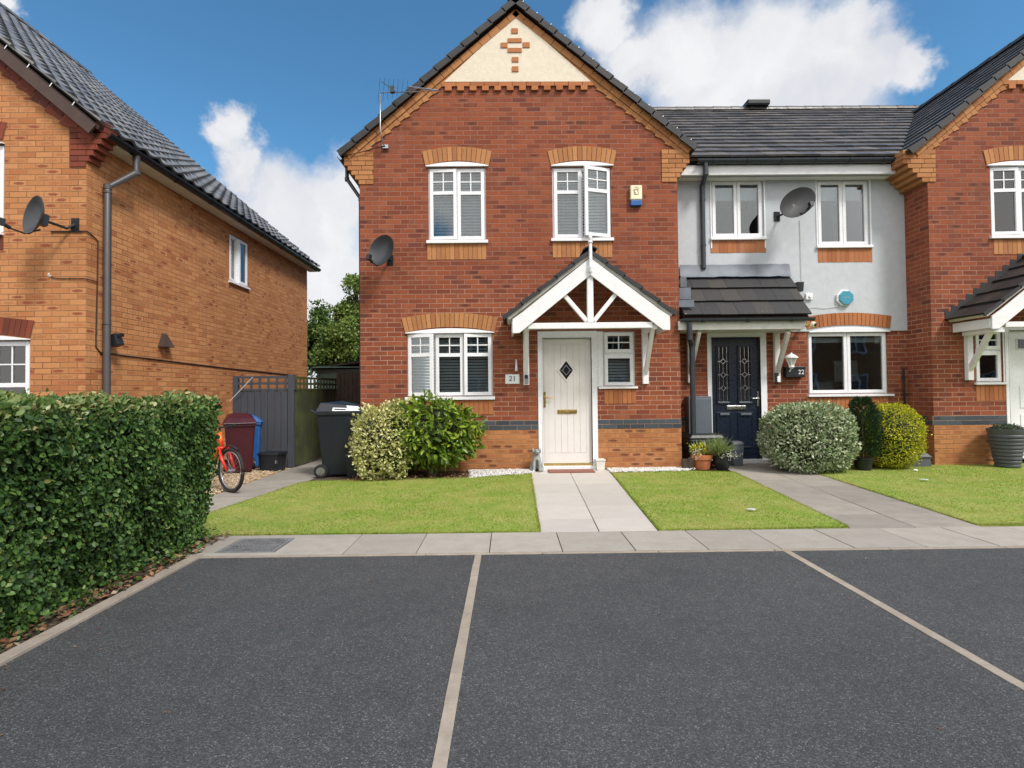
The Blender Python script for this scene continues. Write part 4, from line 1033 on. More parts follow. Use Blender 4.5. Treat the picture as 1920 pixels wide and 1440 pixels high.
# windows and trims
pl2 = [(0,.5,'L',0,'plain'),(.5,1,'R',0,'plain')]
for Wn in (V1, V2): window(h22, Wn[0], Wn[1], Wn[2], Wn[3], yr, pl2, sillh=.045, interior='interior_light' if Wn is V1 else 'interior')
w3 = window(h22, V3[0], V3[1], V3[2], V3[3], YN, pl2, sillh=.04, sill_ext=(.02,.07), interior='interior_light')
b = MB(); b.box(V3[0]+.05, V3[1]-.05, YN+.15, YN+.155, V3[3]-.17, V3[3]-.09); b.build('blind', 'blind', w3)
rb = MB()
for Wn in (V1, V2): pass
soldier_panel(h22, N_(1331,465)[0], N_(1435,465)[0], N_(1380,475)[1], V1[2]-.047, yr)
soldier_panel(h22, N_(1532,480)[0], N_(1634,480)[0], N_(1580,492.5)[1], V2[2]-.047, yr)
soldier_panel(h22, N_(1512,760)[0], N_(1665,760)[0], N_(1590,773)[1], V3[2]-.042, YN)
xa, xb = N_(1515,620)[0], N_(1665,620)[0]; zsp = N_(1590,618)[1]
headboard(h22, xa, xb+.02, N_(1590,623)[1], .07, YN-.018, .02)
arch(h22, N_(1512,617)[0], xb+.02, zsp+.01, .065, .21, yr, 'voussoir_brown', spread=.03)
for xx in (V1[0]-.022, V1[1]+.002, V2[0]-.022, V2[1]+.002):
    tr = MB(); tr.box(xx, xx+.02, yr-.012, yr+.03, V2[2]-.03, fz-.002); tr.build('trim_strip', 'upvc', h22)
# roller blinds, half down, in the upper windows
for Wn in (V1, V2):
    b = MB(); b.box(Wn[0]+.05, Wn[1]-.05, yr+.16, yr+.165, Wn[3]-.30, Wn[3]-.04); 
    b.build('blind', 'blind', h22)
# things seen through the lower window belong to its interior
ib = MB(); ib.box(V3[0]+.05, V3[0]+.75, YN+.55, YN+.60, V3[2]+.02, V3[2]+.22); ib.lathe([(.10,0),(.12,.1),(.10,.16),(.02,.19)], (V3[0]+.28, YN+.42, V3[2]+.02), 12); ib.box(V3[1]-.55, V3[1]-.12, YN+.6, YN+.62, V3[2]+.22, V3[2]+.60); ib.build('interior_furniture', 'interior_light', w3)
# door
lx0, lx1 = N_(1335,740)[0], N_(1426,740)[0]; dz0, dz1 = N_(1380,861)[1], N_(1380,632.5)[1]
d2 = front_door(h22, D2, (lx0, lx1, dz0, dz1), YN, 'navy_door')
yd = YN+.045
mb = MB(); gl_ = MB(); le = MB()
for (a, b) in ((1348,1367),(1388,1408)):
    p, q = N_(a,752)[0], N_(b,650)[0]; z0, z1 = N_(a,753)[1], N_(b,650)[1]; t_ = .022
    for bxs in ((p-t_,p,z0-t_,z1+t_),(q,q+t_,z0-t_,z1+t_),(p,q,z0-t_,z0),(p,q,z1,z1+t_)): mb.box(bxs[0],bxs[1],yd-.02,yd,bxs[2],bxs[3])
    gl_.box(p,q,yd-.006,yd+.001,z0,z1); c_ = (p+q)/2
    for xx in (p+.03, q-.03): le.box(xx-.003,xx+.003,yd-.009,yd-.006,z0,z1)
    zs_ = [N_(1380,v)[1] for v in (677,702.5,727.5)]
    last = z1
    for zc_ in zs_:
        dd_ = .045; pts = [(c_-dd_,zc_),(c_,zc_-dd_),(c_+dd_,zc_),(c_,zc_+dd_)]
        for i in range(4): s1, s2 = pts[i], pts[(i+1)%4]; le.beam((s1[0],yd-.009,s1[1]),(s2[0],yd-.009,s2[1]),.006,.010)
        le.box(p,c_-dd_,yd-.010,yd-.006,zc_-.004,zc_+.004); le.box(c_+dd_,q,yd-.010,yd-.006,zc_-.004,zc_+.004)
        le.box(c_-.003,c_+.003,yd-.009,yd-.006,zc_+dd_,last); last = zc_-dd_
    le.box(c_-.003,c_+.003,yd-.009,yd-.006,z0,last)
    z0p, z1p = N_(a,838)[1], N_(b,775)[1]; a_, b_ = p-.01, q+.01
    mb.box(a_,b_,yd-.006,yd,z0p,z1p)
    for bxs in ((a_-.018,a_,z0p-.018,z1p+.018),(b_,b_+.018,z0p-.018,z1p+.018),(a_,b_,z0p-.018,z0p),(a_,b_,z1p,z1p+.018)): mb.box(bxs[0],bxs[1],yd-.014,yd,bxs[2],bxs[3])
    sl = MB(); 
mb.build('door_moulding','navy_door',d2,bevel=.004); gl_.build('door_glass','dark_glass',d2); le.build('leading','chrome',d2)
tb = MB()
for (a,b,c,dd) in ((1347,1369,753.5,756),(1387,1411,753.5,756),(1351,1369,775,778.5),(1390,1410,775,778.5)):
    p,q=N_(a,c),N_(b,dd); tb.box(p[0],q[0],yd-.034,yd-.015,q[1],p[1])
tb.build('drip_bar','navy_trim',d2,bevel=.004)
p, q = N_(1364,768), N_(1400,760); lb = MB(); lb.box(p[0],q[0],yd-.02,yd-.004,p[1],q[1]); lb.box(p[0]+.012,q[0]-.012,yd-.026,yd-.02,p[1]+.022,q[1]-.008); lb.build('letter_plate','chrome',d2,bevel=.004)
hx, hz = N_(1422.5,747); hb = MB(); hb.box(hx-.014,hx+.014,yd-.018,yd-.002,hz-.13,hz+.125); hb.tube([(hx,yd-.015,hz),(hx,yd-.06,hz),(hx-.03,yd-.063,hz),(hx-.11,yd-.06,hz)],.010,8); hb.build('handle','chrome',d2,smooth=True,auto=40)
tb = MB(); tb.box(D2[0]-.01,D2[1]+.02,YN-.10,YN+.05,N_(1400,868)[1],dz0-.004); tb.build('threshold','upvc',d2,bevel=.005)
stp = MB(); x0s, x1s = D2[0]-.10, D2[1]+.35; nst = 8
for i in range(nst): stp.box(x0s+(x1s-x0s)*i/nst+.004, x0s+(x1s-x0s)*(i+1)/nst-.004, YN-.30, YN-.002, -.02, N_(1400,869)[1]-.004)
stp.build('brick_step','voussoir_red',h22)
# lean-to canopy
yc2 = YN-.62
def Nc(px,py): return onY(px,py,yc2)
cx0, cx1 = Nc(1281,590)[0]+.0, Nc(1519,590)[0]; zl_ = Nc(1400,592)[1]; zt_ = N_(1400,519)[1]
r = MB(); O = (cx0, yc2-.03, zl_); V = Vector((0, YN-.03-(yc2-.03), zt_-zl_))
tiles(r, O, (1,0,0), V, cx1-cx0, 7, V.length, 3, thick=.028, nu=2, stag=True, seed=8, rnd=.003, ang=.034, overlap=.05)
can = r.build('porch_canopy', 'tile_canopy', h22, fix=False)
ub = MB(); slab(ub, [(cx0+.02,yc2,zl_-.02),(cx1-.02,yc2,zl_-.02),(cx1-.02,YN-.02,zt_-.02),(cx0+.02,YN-.02,zt_-.02)], .03)
ub.build('underlay','verge_brown',can)
fb = MB(); fz0_, fz1_ = Nc(1400,617)[1], Nc(1400,603)[1]; fx0_, fx1_ = Nc(1273,610)[0], Nc(1512,610)[0]
fb.box(fx0_,fx1_,yc2+.03,yc2+.055,fz0_,fz1_+.02); fb.box(fx0_+.002,fx1_-.002,yc2+.055,YN-.02,fz0_+.002,fz0_+.014)
fb.add([(fx1_-.02,yc2+.055,fz0_),(fx1_-.02,YN-.02,fz0_),(fx1_-.02,YN-.02,zt_-.06),(fx1_-.02,yc2+.055,fz1_+.02)],[(0,1,2,3)])
fb.build('fascia','old_white_paint',can,bevel=.003,fix=False)
gutter(can,(Nc(1276,600)[0],yc2-.02,Nc(1400,597)[1]),(Nc(1525,600)[0],yc2-.02,Nc(1400,597)[1]),r=.052,brackets=3)
pxx = Nc(1292,620)[0]; wxx = N_(1283,700)[0]
downpipe(can,[(pxx,yc2-.02,Nc(1292,606)[1]),(pxx,yc2-.02,Nc(1292,634)[1]),(wxx,YN-.40,N_(1283,652)[1]),(wxx,YN-.40,.0)],.042,clips=(1.5,))
for (px_, pt, pb_, pf) in ((1292,620,718,1315),(1454.5,620,717,1484)):
    bx_ = N_(px_,680)[0]; fx_ = Nc(pf,620)[0]; tz, bz = N_(px_,pt)[1], N_(px_,pb_)[1]
    bk = MB(); bk.box(bx_-.045,bx_+.045,YN-.075,YN-.002,bz,tz); bk.beam((bx_,YN-.05,bz+.17),(fx_,yc2+.10,Nc(pf,621)[1]),.055,.075,side=(1,0,0)); bk.box(bx_-.03,bx_+.03,yc2+.08,YN-.08,tz-.06,tz-.002)
    bk.build('bracket','old_white_paint',can,bevel=.005)
ld = MB(); p, q = N_(1273,519), N_(1478,496); n=24
lv=[]
for i in range(n+1):
    for j,(zz,yy) in enumerate(((p[1]-.03,-.10),(p[1]+.01,-.055),(q[1],-.022))):
        lv.append((p[0]+(q[0]-p[0])*i/n, YN+yy-.02+random.uniform(-.006,.006), zz+random.uniform(-.006,.006)))
ld.add(lv,[(i*3+j,(i+1)*3+j,(i+1)*3+j+1,i*3+j+1) for i in range(n) for j in range(2)])
k=len(ld.v)   # soakers stepping down the left verge
for a,b,c,dd,yy in ((1273,1284,540,521,YN-.2),(1271,1292,563,541,YN-.4),(1270,1298,577,564,YN-.55)):
    P0,P1=onY(a,c,yy),onY(b,dd,yy); ld.box(P0[0],P1[0],yy-.08,yy-.06,P0[1],P1[1])
lo=ld.build('lead_flashing','lead',can,fix=False,smooth=True,auto=50)
mb = MB(); mb.box(N_(1284,770)[0],N_(1327,770)[0]-.01,YN-.20,YN-.002,.35,N_(1300,743)[1]); mb.box(N_(1286,770)[0]+.01,N_(1324,770)[0]-.01,YN-.215,YN-.2,.40,N_(1300,747)[1])
m22 = mb.build('meter_box','meter_grey',None,bevel=.008); tag(m22,'flat grey meter cabinet on the wall left of the navy door','meter box')

# ================================================================== right hand gabled house
YR = 8.47
xR0 = onY(1746,600,YR)[0]; xR1 = xR0+5.15
hR = thing('brick_house', (xR0, YR, 0), 'red brick gabled house at the right edge, its white porch cut by the frame', 'house')
axR = (xR0+xR1)/2+.03; azR = az21
def R_(px,py): return onY(px,py,YR)
U1 = (R_(1857,380)[0], R_(1857,380)[0]+.94, R_(1900,442)[1], R_(1900,311)[1])
U2 = (xR0+3.2, xR0+4.15, U1[2], U1[3])
U3 = (R_(1829,680)[0], R_(1881,680)[0], R_(1855,717)[1], R_(1855,618)[1])
D3 = (U3[1]+.03, U3[1]+1.0, -.02, R_(1900,614)[1])
U4 = (xR0+2.9, xR0+4.3, W3[2], W3[3])
hr = [U1,U2,U3,D3,U4,(U3[1]-.001,D3[0]+.001,U3[2],U3[3])]
w = MB(); wall_xz(w,xR0,xR1,-.05,zb0,YR,hr); w.add([(xR0,YR,-.05),(xR0,16,-.05),(xR0,16,zb0),(xR0,YR,zb0)],[(0,1,2,3)]); w.build('plinth','brick_plinth',hR,fix=False)
blue_band(hR,xR0-.004,xR1,zb0,zb1,YR,[(D3[0],D3[1])])
sb_ = MB()
for j in range(2):
    y=YR+.02+(.1 if j else 0)
    while y<YN: sb_.box(xR0-.006,xR0+.02,y+.004,min(y+.225,YN)-.004,zb0+j*.075+.005,zb0+(j+1)*.075-.005); y+=.225
sb_.build('brick_band','brick_blue',hR)
w = MB(); wall_xz(w,xR0,xR1,zb1,zw,YR,hr); w.add([(xR0,YR,zw),(xR1,YR,zw),(xR1,YR,zw+.02),(axR,YR,azR-.1),(xR0,YR,zw+.02)],[(0,1,2,3,4)])
w.add([(xR0,YR+.02,zb0),(xR0,YN,zb0),(xR0,YN,zb1),(xR0,YR+.02,zb1)],[(0,1,2,3)])
house_shell(w,xR0,xR1,zb1,zw+.02,YR,16,(axR,azR-.1)); w.build('wall','brick_red',hR,fix=False)
eRx, eRz = onY(1697,287,YR); half = axR-eRx
gable_roof(hR,YR-.08,None,axR,azR,eRx,axR+half,eRz,eRz,16.2,nc=13,seed=21)
rake_band(hR,(eRx+.12,eRz+.02),(axR,azR-.16),YR,18); rake_band(hR,(axR+half-.12,eRz+.02),(axR,azR-.16),YR,18)
corbel(hR,xR0,-1,R_(1746,281)[1],YR,7,.40,.075,.13,depth=.5); corbel(hR,xR1,1,R_(1746,281)[1],YR,7,.2,.05,.25)
zg = R_(1884,152)[1]; xg = R_(1882,152)[0]
g = MB(); g.polyext([(xg,YR-.027,zg),(2*axR-xg,YR-.027,zg),(axR,YR-.027,azR-.26)],(0,.03,0)); g.build('gable_panel','render_cream',hR)
dn = MB(); xx=xg-.04
while xx<2*axR-xg: dn.box(xx+.004,xx+.221,YR-.03,YR+.01,zg-.066,zg-.004); xx+=.225
for i in range(12): a=xg+.05+i*.23; dn.box(a,a+.105,YR-.04,YR+.01,zg-.14,zg-.072)
dn.build('dentil_course','voussoir_brown',hR)
bR=(.042, math.radians(62), .05, 0)
for Wn in (U1,U2):
    u = window(hR,*Wn,YR,geo2,sillh=.05)
    b = MB(); b.box(Wn[0]+.05,Wn[1]-.05,YR+.2,YR+.205,Wn[3]-.66,Wn[3]-.04); b.build('blind','blind',u)
    x0,x1=Wn[0]-.05,Wn[1]+.04; z=Wn[3]+.0; headboard(hR,x0,x1,z-.002,.06,YR,.03); arch(hR,x0-.005,x1+.005,z+.020,.075,.225,YR-.002,spread=.05)
    soldier_panel(hR,Wn[0]+.03,Wn[1],Wn[2]-.30,Wn[2]-.052,YR,'voussoir_buff')
window(hR,*U4,YR,[(0,.33,'L',0,'geo'),(.33,.66,'R',0,'geo'),(.66,1,'R',0,'geo')],sillh=.05)
zm=R_(1855,657)[1]
sw=window(hR,U3[0],U3[1],zm,U3[3],YR,[(0,1,'R',0,'plain')],sill=False,recess=.03)
x0,x1=U3[0]+.08,U3[1]-.08; mb=MB(); xm=(x0+x1)/2; zz=(zm+U3[3])/2; mb.box(xm-.009,xm+.009,YR+.02,YR+.03,zm+.07,U3[3]-.07); mb.box(x0,xm-.009,YR+.02,YR+.03,zz-.009,zz+.009); mb.box(xm+.009,x1,YR+.02,YR+.03,zz-.009,zz+.009); mb.build('glazing_bar','upvc',sw)
window(hR,U3[0],U3[1],U3[2],zm-.002,YR,[(0,1,'R',0,'plain')],recess=.03,sillh=.035,interior='interior_light')
soldier_panel(hR,R_(1830,740)[0],R_(1888,740)[0],R_(1860,752)[1],U3[2]-.04,YR)
d3 = front_door(hR,D3,(D3[0]+.07,D3[1]-.07,.09,R_(1900,620)[1]),YR,'upvc')
pb=MB(); pb.box(U3[1]+.001,D3[0]-.001,YR,YR+.08,U3[2],U3[3]); pb.build('side_panel','upvc',d3,bevel=.003)
wn=MB(); p,q=R_(1911,654),R_(1925,635); wn.box(p[0]+.01,p[0]+.16,YR+.035,YR+.044,p[1]+.01,q[1]-.01); wn.build('door_glass','dark_glass',d3)
wn=MB(); 
for (a,b,c,dd) in ((-.01,.0,-.01,.17),(.17,.18,-.01,.17)): wn.box(p[0]+a,p[0]+b+.008,YR+.03,YR+.046,p[1]+c,p[1]+dd)
wn.box(p[0]-.002,p[0]+.17,YR+.03,YR+.046,p[1]-.01,p[1]+.0); wn.box(p[0]-.002,p[0]+.17,YR+.03,YR+.046,q[1]-.0,q[1]+.01)
wn.box(p[0]+.03,p[0]+.35,YR+.036,YR+.046,.9,1.25); wn.box(p[0]+.03,p[0]+.35,YR+.036,YR+.046,.35,.8); wn.build('door_moulding','upvc',d3,bevel=.003)
ycr=YR-.66
def Rc(px,py): return onY(px,py,ycr)
lft=Rc(1857,593); hw=1.20; apx=lft[0]+hw
CR=dict(yf=ycr,apex=(apx,lft[1]+.93),left=lft,right=(apx+hw,lft[1]),foot=.19,bw=.225,tie=(Rc(1900,613)[1],Rc(1900,603)[1]),tx0=lft[0]+.23,tx1=apx+hw-.23,
  strut=[(apx-.42,lft[1]+.42),(apx+.42,lft[1]+.42)],brackets=[(R_(1813,680)[0],R_(1813,622)[1],R_(1813,713)[1],lft[0]+.10),(apx+hw-.12,R_(1813,622)[1],R_(1813,713)[1],apx+hw-.12)])
pR=porch(hR,YR,CR)
# ================================================================== left hand buff brick house
YL = 7.0; XL = onY(161,600,YL)[0]; YLb = onX(576,600,XL)[0]
def L_(px,py): return onY(px,py,YL)
def Ls(px,py): return onX(px,py,XL)
hL = thing('brick_house',(XL,YL,0),'buff orange brick house on the left with long side wall and shiny grey tiled roof','house')
zeL = L_(161,232)[1]
A1 = (-8.2, L_(8,350)[0], L_(0,437)[1], L_(0,270)[1]); A2 = (-8.2, L_(56.5,700)[0], .6, L_(30,638)[1])
s0 = Ls(430,500); s1 = Ls(464,500); zs0 = Ls(446,533)[1]; zs1 = Ls(446,446)[1]
w = MB(); wall_xz(w,-11.7,XL,-.1,zeL,YL,[A1,A2])
# side wall with one window
def wall_yz(mb,y0,y1,z0,z1,X,h):
    ys_=sorted({y0,y1,h[0],h[1]}); zs_=sorted({z0,z1,h[2],h[3]})
    for a,b in zip(ys_[:-1],ys_[1:]):
        for c,d in zip(zs_[:-1],zs_[1:]):
            if h[0]<(a+b)/2<h[1] and h[2]<(c+d)/2<h[3]: continue
            mb.add([(X,a,c),(X,b,c),(X,b,d),(X,a,d)],[(0,1,2,3)])
    a,b,c,d=h; x2=X-.1
    mb.add([(X,a,c),(x2,a,c),(x2,a,d),(X,a,d)],[(0,1,2,3)]); mb.add([(X,b,c),(x2,b,c),(x2,b,d),(X,b,d)],[(0,1,2,3)])
    mb.add([(X,a,d),(x2,a,d),(x2,b,d),(X,b,d)],[(0,1,2,3)]); mb.add([(X,a,c),(x2,a,c),(x2,b,c),(X,b,c)],[(0,1,2,3)])
HS=(s0[0],s1[0],zs0,zs1); wall_yz(w,YL,YLb,-.1,zeL,XL,HS)
w.add([(-17,YLb,-.1),(XL,YLb,-.1),(XL,YLb,zeL),(-11.6,YLb,9.7),(-17,YLb,zeL)],[(0,1,2,3,4)])
# roof geometry
eLx,eLz = L_(196,240); ridX = -11.7; slope=math.tan(math.radians(40.5)); ridZ=eLz+(eLx-ridX)*slope
w.add([(-11.7,YL,zeL),(XL,YL,zeL),(XL,YL,zeL+.12),(-11.7,YL,ridZ-.18)],[(0,1,2,3)])
w.build('wall','brick_buff',hL,fix=False)
r=MB(); O=Vector((eLx,YL-.12,eLz)); A=Vector((ridX,YL-.12,ridZ)); V=A-O; Lb=YLb+.25-(YL-.12)
def pan(u): return .040*(math.cos(2*math.pi*u)*.5+.5)**1.3
tiles(r,O,(0,1,0),V,Lb,28,V.length,22,thick=.034,prof=pan,nu=9,seed=31,rnd=.003,ang=.040)
rL=r.build('roof','tile_grey',hL,fix=False)
ub=MB(); slab(ub,[(eLx,YL-.08,eLz-.02),(ridX,YL-.08,ridZ-.02),(ridX,YLb+.2,ridZ-.02),(eLx,YLb+.2,eLz-.02)],.05)
ub.add([(ridX,YL-.1,ridZ),(ridX,YLb+.2,ridZ),(-17.8,YLb+.2,eLz),(-17.8,YL-.1,eLz)],[(0,1,2,3)]); ub.build('underlay','verge_brown',rL)
rd=MB(); y=YL-.14
while y<YLb+.2:
    k=len(rd.v); N=8
    for yy,rr in ((y,.13),(min(y+.44,YLb+.25),.12)):
        for i in range(N+1): th=math.pi*i/N; rd.v.append((ridX+rr*math.cos(th),yy,ridZ-.0+rr*math.sin(th)))
    rd.f+=[(k+i,k+i+1,k+N+2+i,k+N+1+i) for i in range(N)]; y+=.42
rd.build('ridge_tile','tile_grey',rL,fix=False)
# brown verge board and red stepped brickwork below it
d=V.normalized(); n=Vector((d.z,0,-d.x)); n=n if n.z<0 else -n
vb=MB(); q=[O+n*.03,A+n*.03,A+n*.17,O+n*.17]; vb.polyext([(p.x,YL-.13,p.z) for p in q],(0,.03,0)); q=[O+n*.14,A+n*.14,A+n*.16,O+n*.16]; vb.polyext([(p.x,YL-.10,p.z) for p in q],(0,.10,0)); vb.build('verge','verge_brown',rL)
for i in range(1,22):
    cl=MB(); p=O+d*(V.length*i/22); cl.beam((p.x+.008,YL-.135,p.z+.028),(p.x-.022,YL-.138,p.z-.02),.006,.011); cl.build('verge_clip','chrome',rL)
rake_band(hL,(O.x+n.x*.16,O.z+n.z*.16),(A.x+n.x*.16,A.z+n.z*.16),YL,34,rows=((.0,.030,.08),(.083,.015,.06)),mat='voussoir_red')
corbel(hL,XL,1,L_(161,229)[1],YL,8,.26,.055,.22,depth=.20,mat='voussoir_red')
# side eaves: white soffit box, fascia, gutter
xg_=eLx+.0; zg_=eLz-.06
fb=MB(); fb.box(XL+.0,XL+.20,YL+.22,YLb+.15,zeL-.20,zeL-.185); fb.box(XL+.20,XL+.225,YL+.22,YLb+.15,zeL-.20,zg_-.02); fb.build('fascia','old_white_paint',hL,bevel=.003)
gutter(hL,(xg_+.02,YL+.0,zg_),(xg_+.02,YLb+.2,zg_),r=.07,mat='black_plastic',brackets=8)
pp=onX(199,640,XL+.06)
gxp=xg_+.02
yp=pp[0]
downpipe(hL,[(gxp,yp+.30,zg_-.05),(gxp,yp+.30,zg_-.30),(XL+.07,yp,zg_-.62),(XL+.07,yp,0)],.046,mat='pipe_brown',clips=(onX(199,607,XL+.06)[1],onX(199,360,XL+.06)[1]))
# windows
window(hL,A1[0],A1[1],A1[2],A1[3],YL,[(0,.5,'L',0,'geo'),(.5,1,'R',0,'geo')],sillh=.03,sill_ext=(.03,.0))
window(hL,A2[0],A2[1],A2[2],A2[3],YL,[(0,.25,'L',0,'geo'),(.25,.5,'L',0,'geo'),(.5,.75,'L',0,'geo'),(.75,1,'R',0,'geo')],blind=(.046,math.radians(25),.05,0),trans=.42)
x1=L_(60,634)[0]; headboard(hL,A2[0]-.03,L_(57,634)[0],L_(0,638)[1],.075,YL,.03); arch(hL,A2[0]-.05,L_(57.5,634)[0],L_(0,634)[1],.07,.225,YL-.002,'voussoir_red',spread=.05)
arch(hL,A1[0]-.05,L_(6,257)[0]+.0,L_(0,262)[1],.07,.225,YL-.002,'voussoir_red',spread=.05); headboard(hL,A1[0]-.03,L_(8,262)[0],A1[3],.05,YL,.03)
soldier_panel(hL,A1[0],L_(7,450)[0],L_(0,469)[1],A1[2]-.035,YL,'voussoir_red')
# side window built facing the camera, then turned to the side wall
wy=MB(); X0=XL-.02; a,b,c,dd=HS; fw=.05
for bx in ((a,a+fw,c,dd),(b-fw,b,c,dd),(a+fw,b-fw,c,c+fw),(a+fw,b-fw,dd-fw,dd),((a+b)/2-.03,(a+b)/2+.03,c+fw,dd-fw)): wy.box(X0-.05,X0,bx[0],bx[1],bx[2],bx[3])
sw=wy.build('window','upvc',hL,bevel=.003)
cb=MB(); 
for (p,q,ang) in ((a+.02,(a+b)/2-.01,9),((a+b)/2+.01,b-.02,0)):
    one=MB()
    for bx in ((p,p+.05,c+.03,dd-.03),(q-.05,q,c+.03,dd-.03),(p+.05,q-.05,c+.03,c+.08),(p+.05,q-.05,dd-.08,dd-.03)): one.box(X0-.02,X0+.03,bx[0],bx[1],bx[2],bx[3])
    gpn=MB(); gpn.box(X0+.0,X0+.005,p+.045,q-.045,c+.075,dd-.075)
    if ang: one.rot(math.radians(ang),'Z',(X0,p,0)); gpn.rot(math.radians(ang),'Z',(X0,p,0))
    one.build('casement','upvc',sw,bevel=.003); gpn.build('pane','glass',sw)
rm=MB(); rm.add([(X0-.06,a,c),(X0-.06,b,c),(X0-.06,b,dd),(X0-.06,a,dd),(X0-1.2,a-.4,c-.4),(X0-1.2,b+.4,c-.4),(X0-1.2,b+.4,dd+.2),(X0-1.2,a-.4,dd+.2)],[(0,1,5,4),(1,2,6,5),(2,3,7,6),(3,0,4,7),(4,5,6,7)]); rm.build('interior','interior',sw,fix=False)
sl=MB(); sl.box(X0-.02,XL+.05,a-.04,b+.04,c-.035,c-.001); sl.build('sill','upvc',sw,bevel=.004)
# ================================================================== fittings on the walls
def sat_dish(loc, w, h, yaw, pitch, roll, mat, label, group, wall, al=1.0):
    """elliptical mesh dish on an arm; built facing -Y at the origin, then turned"""
    t_ = thing('satellite_dish', loc, label, 'satellite dish', group)
    mb = MB(); nr, na = 6, 32; pts = []
    for s in (0, 1):
        for i in range(nr+1):
            r_ = i/nr
            for j in range(na):
                th = 2*math.pi*j/na; pts.append((w/2*r_*math.cos(th), -.085*r_*r_+.012*s, h/2*r_*math.sin(th)))
    f = []
    for s in (0, 1):
        b = s*(nr+1)*na
        for i in range(nr):
            for j in range(na): f.append((b+i*na+j, b+i*na+(j+1)%na, b+(i+1)*na+(j+1)%na, b+(i+1)*na+j))
    for j in range(na): f.append((nr*na+j, nr*na+(j+1)%na, (nr+1)*na+nr*na+(j+1)%na, (nr+1)*na+nr*na+j))
    mb.add(pts, f)
    R = Euler((pitch, roll, yaw), 'XYZ').to_matrix()
    def tr(m): m.v = [tuple(R @ Vector(p)+Vector(loc)) for p in m.v]; return m
    R_dish = R; R_arm = Euler((pitch, roll*.25, yaw), 'XYZ').to_matrix()
    tr(mb).build('dish', mat, t_, smooth=True, auto=40); R = R_arm
    arm = MB(); arm.tube([(0,.02,-h*.30),(0,-.10*al,-h*.52),(0,-.26*al,-h*.50)], .011, 8); tr(arm).build('arm', 'black_plastic', t_)
    ln = MB(); ln.tube([(0,-.22*al,-h*.50),(0,-.22*al-.09,-h*.44)], .022, 10); ln.box(-.03,.03,-.22*al-.12,-.22*al-.06,-h*.50,-h*.34); tr(ln).build('feed_horn', 'black_plastic', t_)
    br = MB(); br.box(-.05,.05,.0,.07,-.09,.05); tr(br)
    c = R @ Vector((0,.05,-.02))+Vector(loc); wl = Vector(wall)
    br.tube([c, (c.x*.5+wl.x*.5, wl.y-.05 if abs(wl.y-c.y) > .1 else c.y, c.z-.02), tuple(wl)], .018, 8); br.box(wl.x-.05, wl.x+.05, wl.y-.012, wl.y, wl.z-.08, wl.z+.08)
    br.build('bracket', 'black_plastic', t_)
    return t_
p = onY(720,473,YF-.30)
sat_dish((p[0],YF-.30,p[1]),.42,.50,math.radians(-24),math.radians(-10),math.radians(24),'dish','black satellite dish on the red brick wall of the gabled house','satellite dishes on the house walls',(p[0]+.03,YF,p[1]-.05))
p = onY(1491,384,YN-.42)
sat_dish((p[0],YN-.42,p[1]),.68,.43,math.radians(8),math.radians(-12),math.radians(-36),'dish_grey','large grey oval satellite dish on the grey rendered wall','satellite dishes on the house walls',(p[0]-.10,YN-.02,p[1]-.06))
p = onY(76,408,YL-.34)
sat_dish((p[0],YL-.34,p[1]),.44,.50,math.radians(-26),math.radians(-8),0,'dish','satellite dish seen edge on beside the left upstairs window','satellite dishes on the house walls',(p[0]+.16,YL,p[1]+.02),al=1.2)
def cable(pts, r, mat, label, cat='cable', group=None, nm='cable'):
    mb = MB(); mb.tube(pts, r, 6); return tag(mb.build(nm, mat), label, cat, group)
def LY(px,py,d=.012): x,z = onY(px,py,YL-d); return (x,YL-d,z)
def LX(px,py,d=.012): y,z = onX(px,py,XL+d); return (XL+d,y,z)
cable([LY(95,434),LY(120,434),LY(150,434),(XL+.012,YL-.012,L_(161,434)[1]),LX(172,440),LX(184,452),LX(183,520),LX(181,600),LX(180,650),LX(188,661),LX(205,663)],.008,'cable','black cable running from the satellite dish round the house corner')
cable([LX(208,664),LX(260,670),LX(340,680),LX(440,692),LX(548,703)],.010,'cable','long black cable clipped along the left house side wall')
cable([LY(96,518),LY(100,521),LY(125,522),LY(155,522),(XL+.012,YL-.012,L_(161,523)[1]),LX(181,528)],.006,'cable','short black cable from the white hook on the left house')
def NY(px,py,d=.03): x,z = onY(px,py,YN-d); return (x,YN-d,z)
cable([NY(1500,412),NY(1501,450),NY(1502,490),NY(1503,528)],.0045,'cable_white','thin pale cable hanging below the oval dish on grey render')
cable([NY(1516,577),NY(1530,576),NY(1545,578),NY(1560,576),NY(1580,574)],.004,'cable_white','loose white wire below the blue alarm box')
mb = MB(); a = onY(1694,690,YN-.05); b = onY(1697,757,YN-.05); mb.tube([(a[0],YN-.05,a[1]),(a[0]+.005,YN-.05,(a[1]+b[1])/2),(b[0],YN-.05,b[1])],.016,8); mb.tube([(a[0],YN-.05,(a[1]+b[1])/2+.1),(a[0],YN-.05,(a[1]+b[1])/2+.16)],.026,8)
tag(mb.build('wall_pipe','black_plastic'),'thin black pipe above the golden bush in the wall corner','pipe')
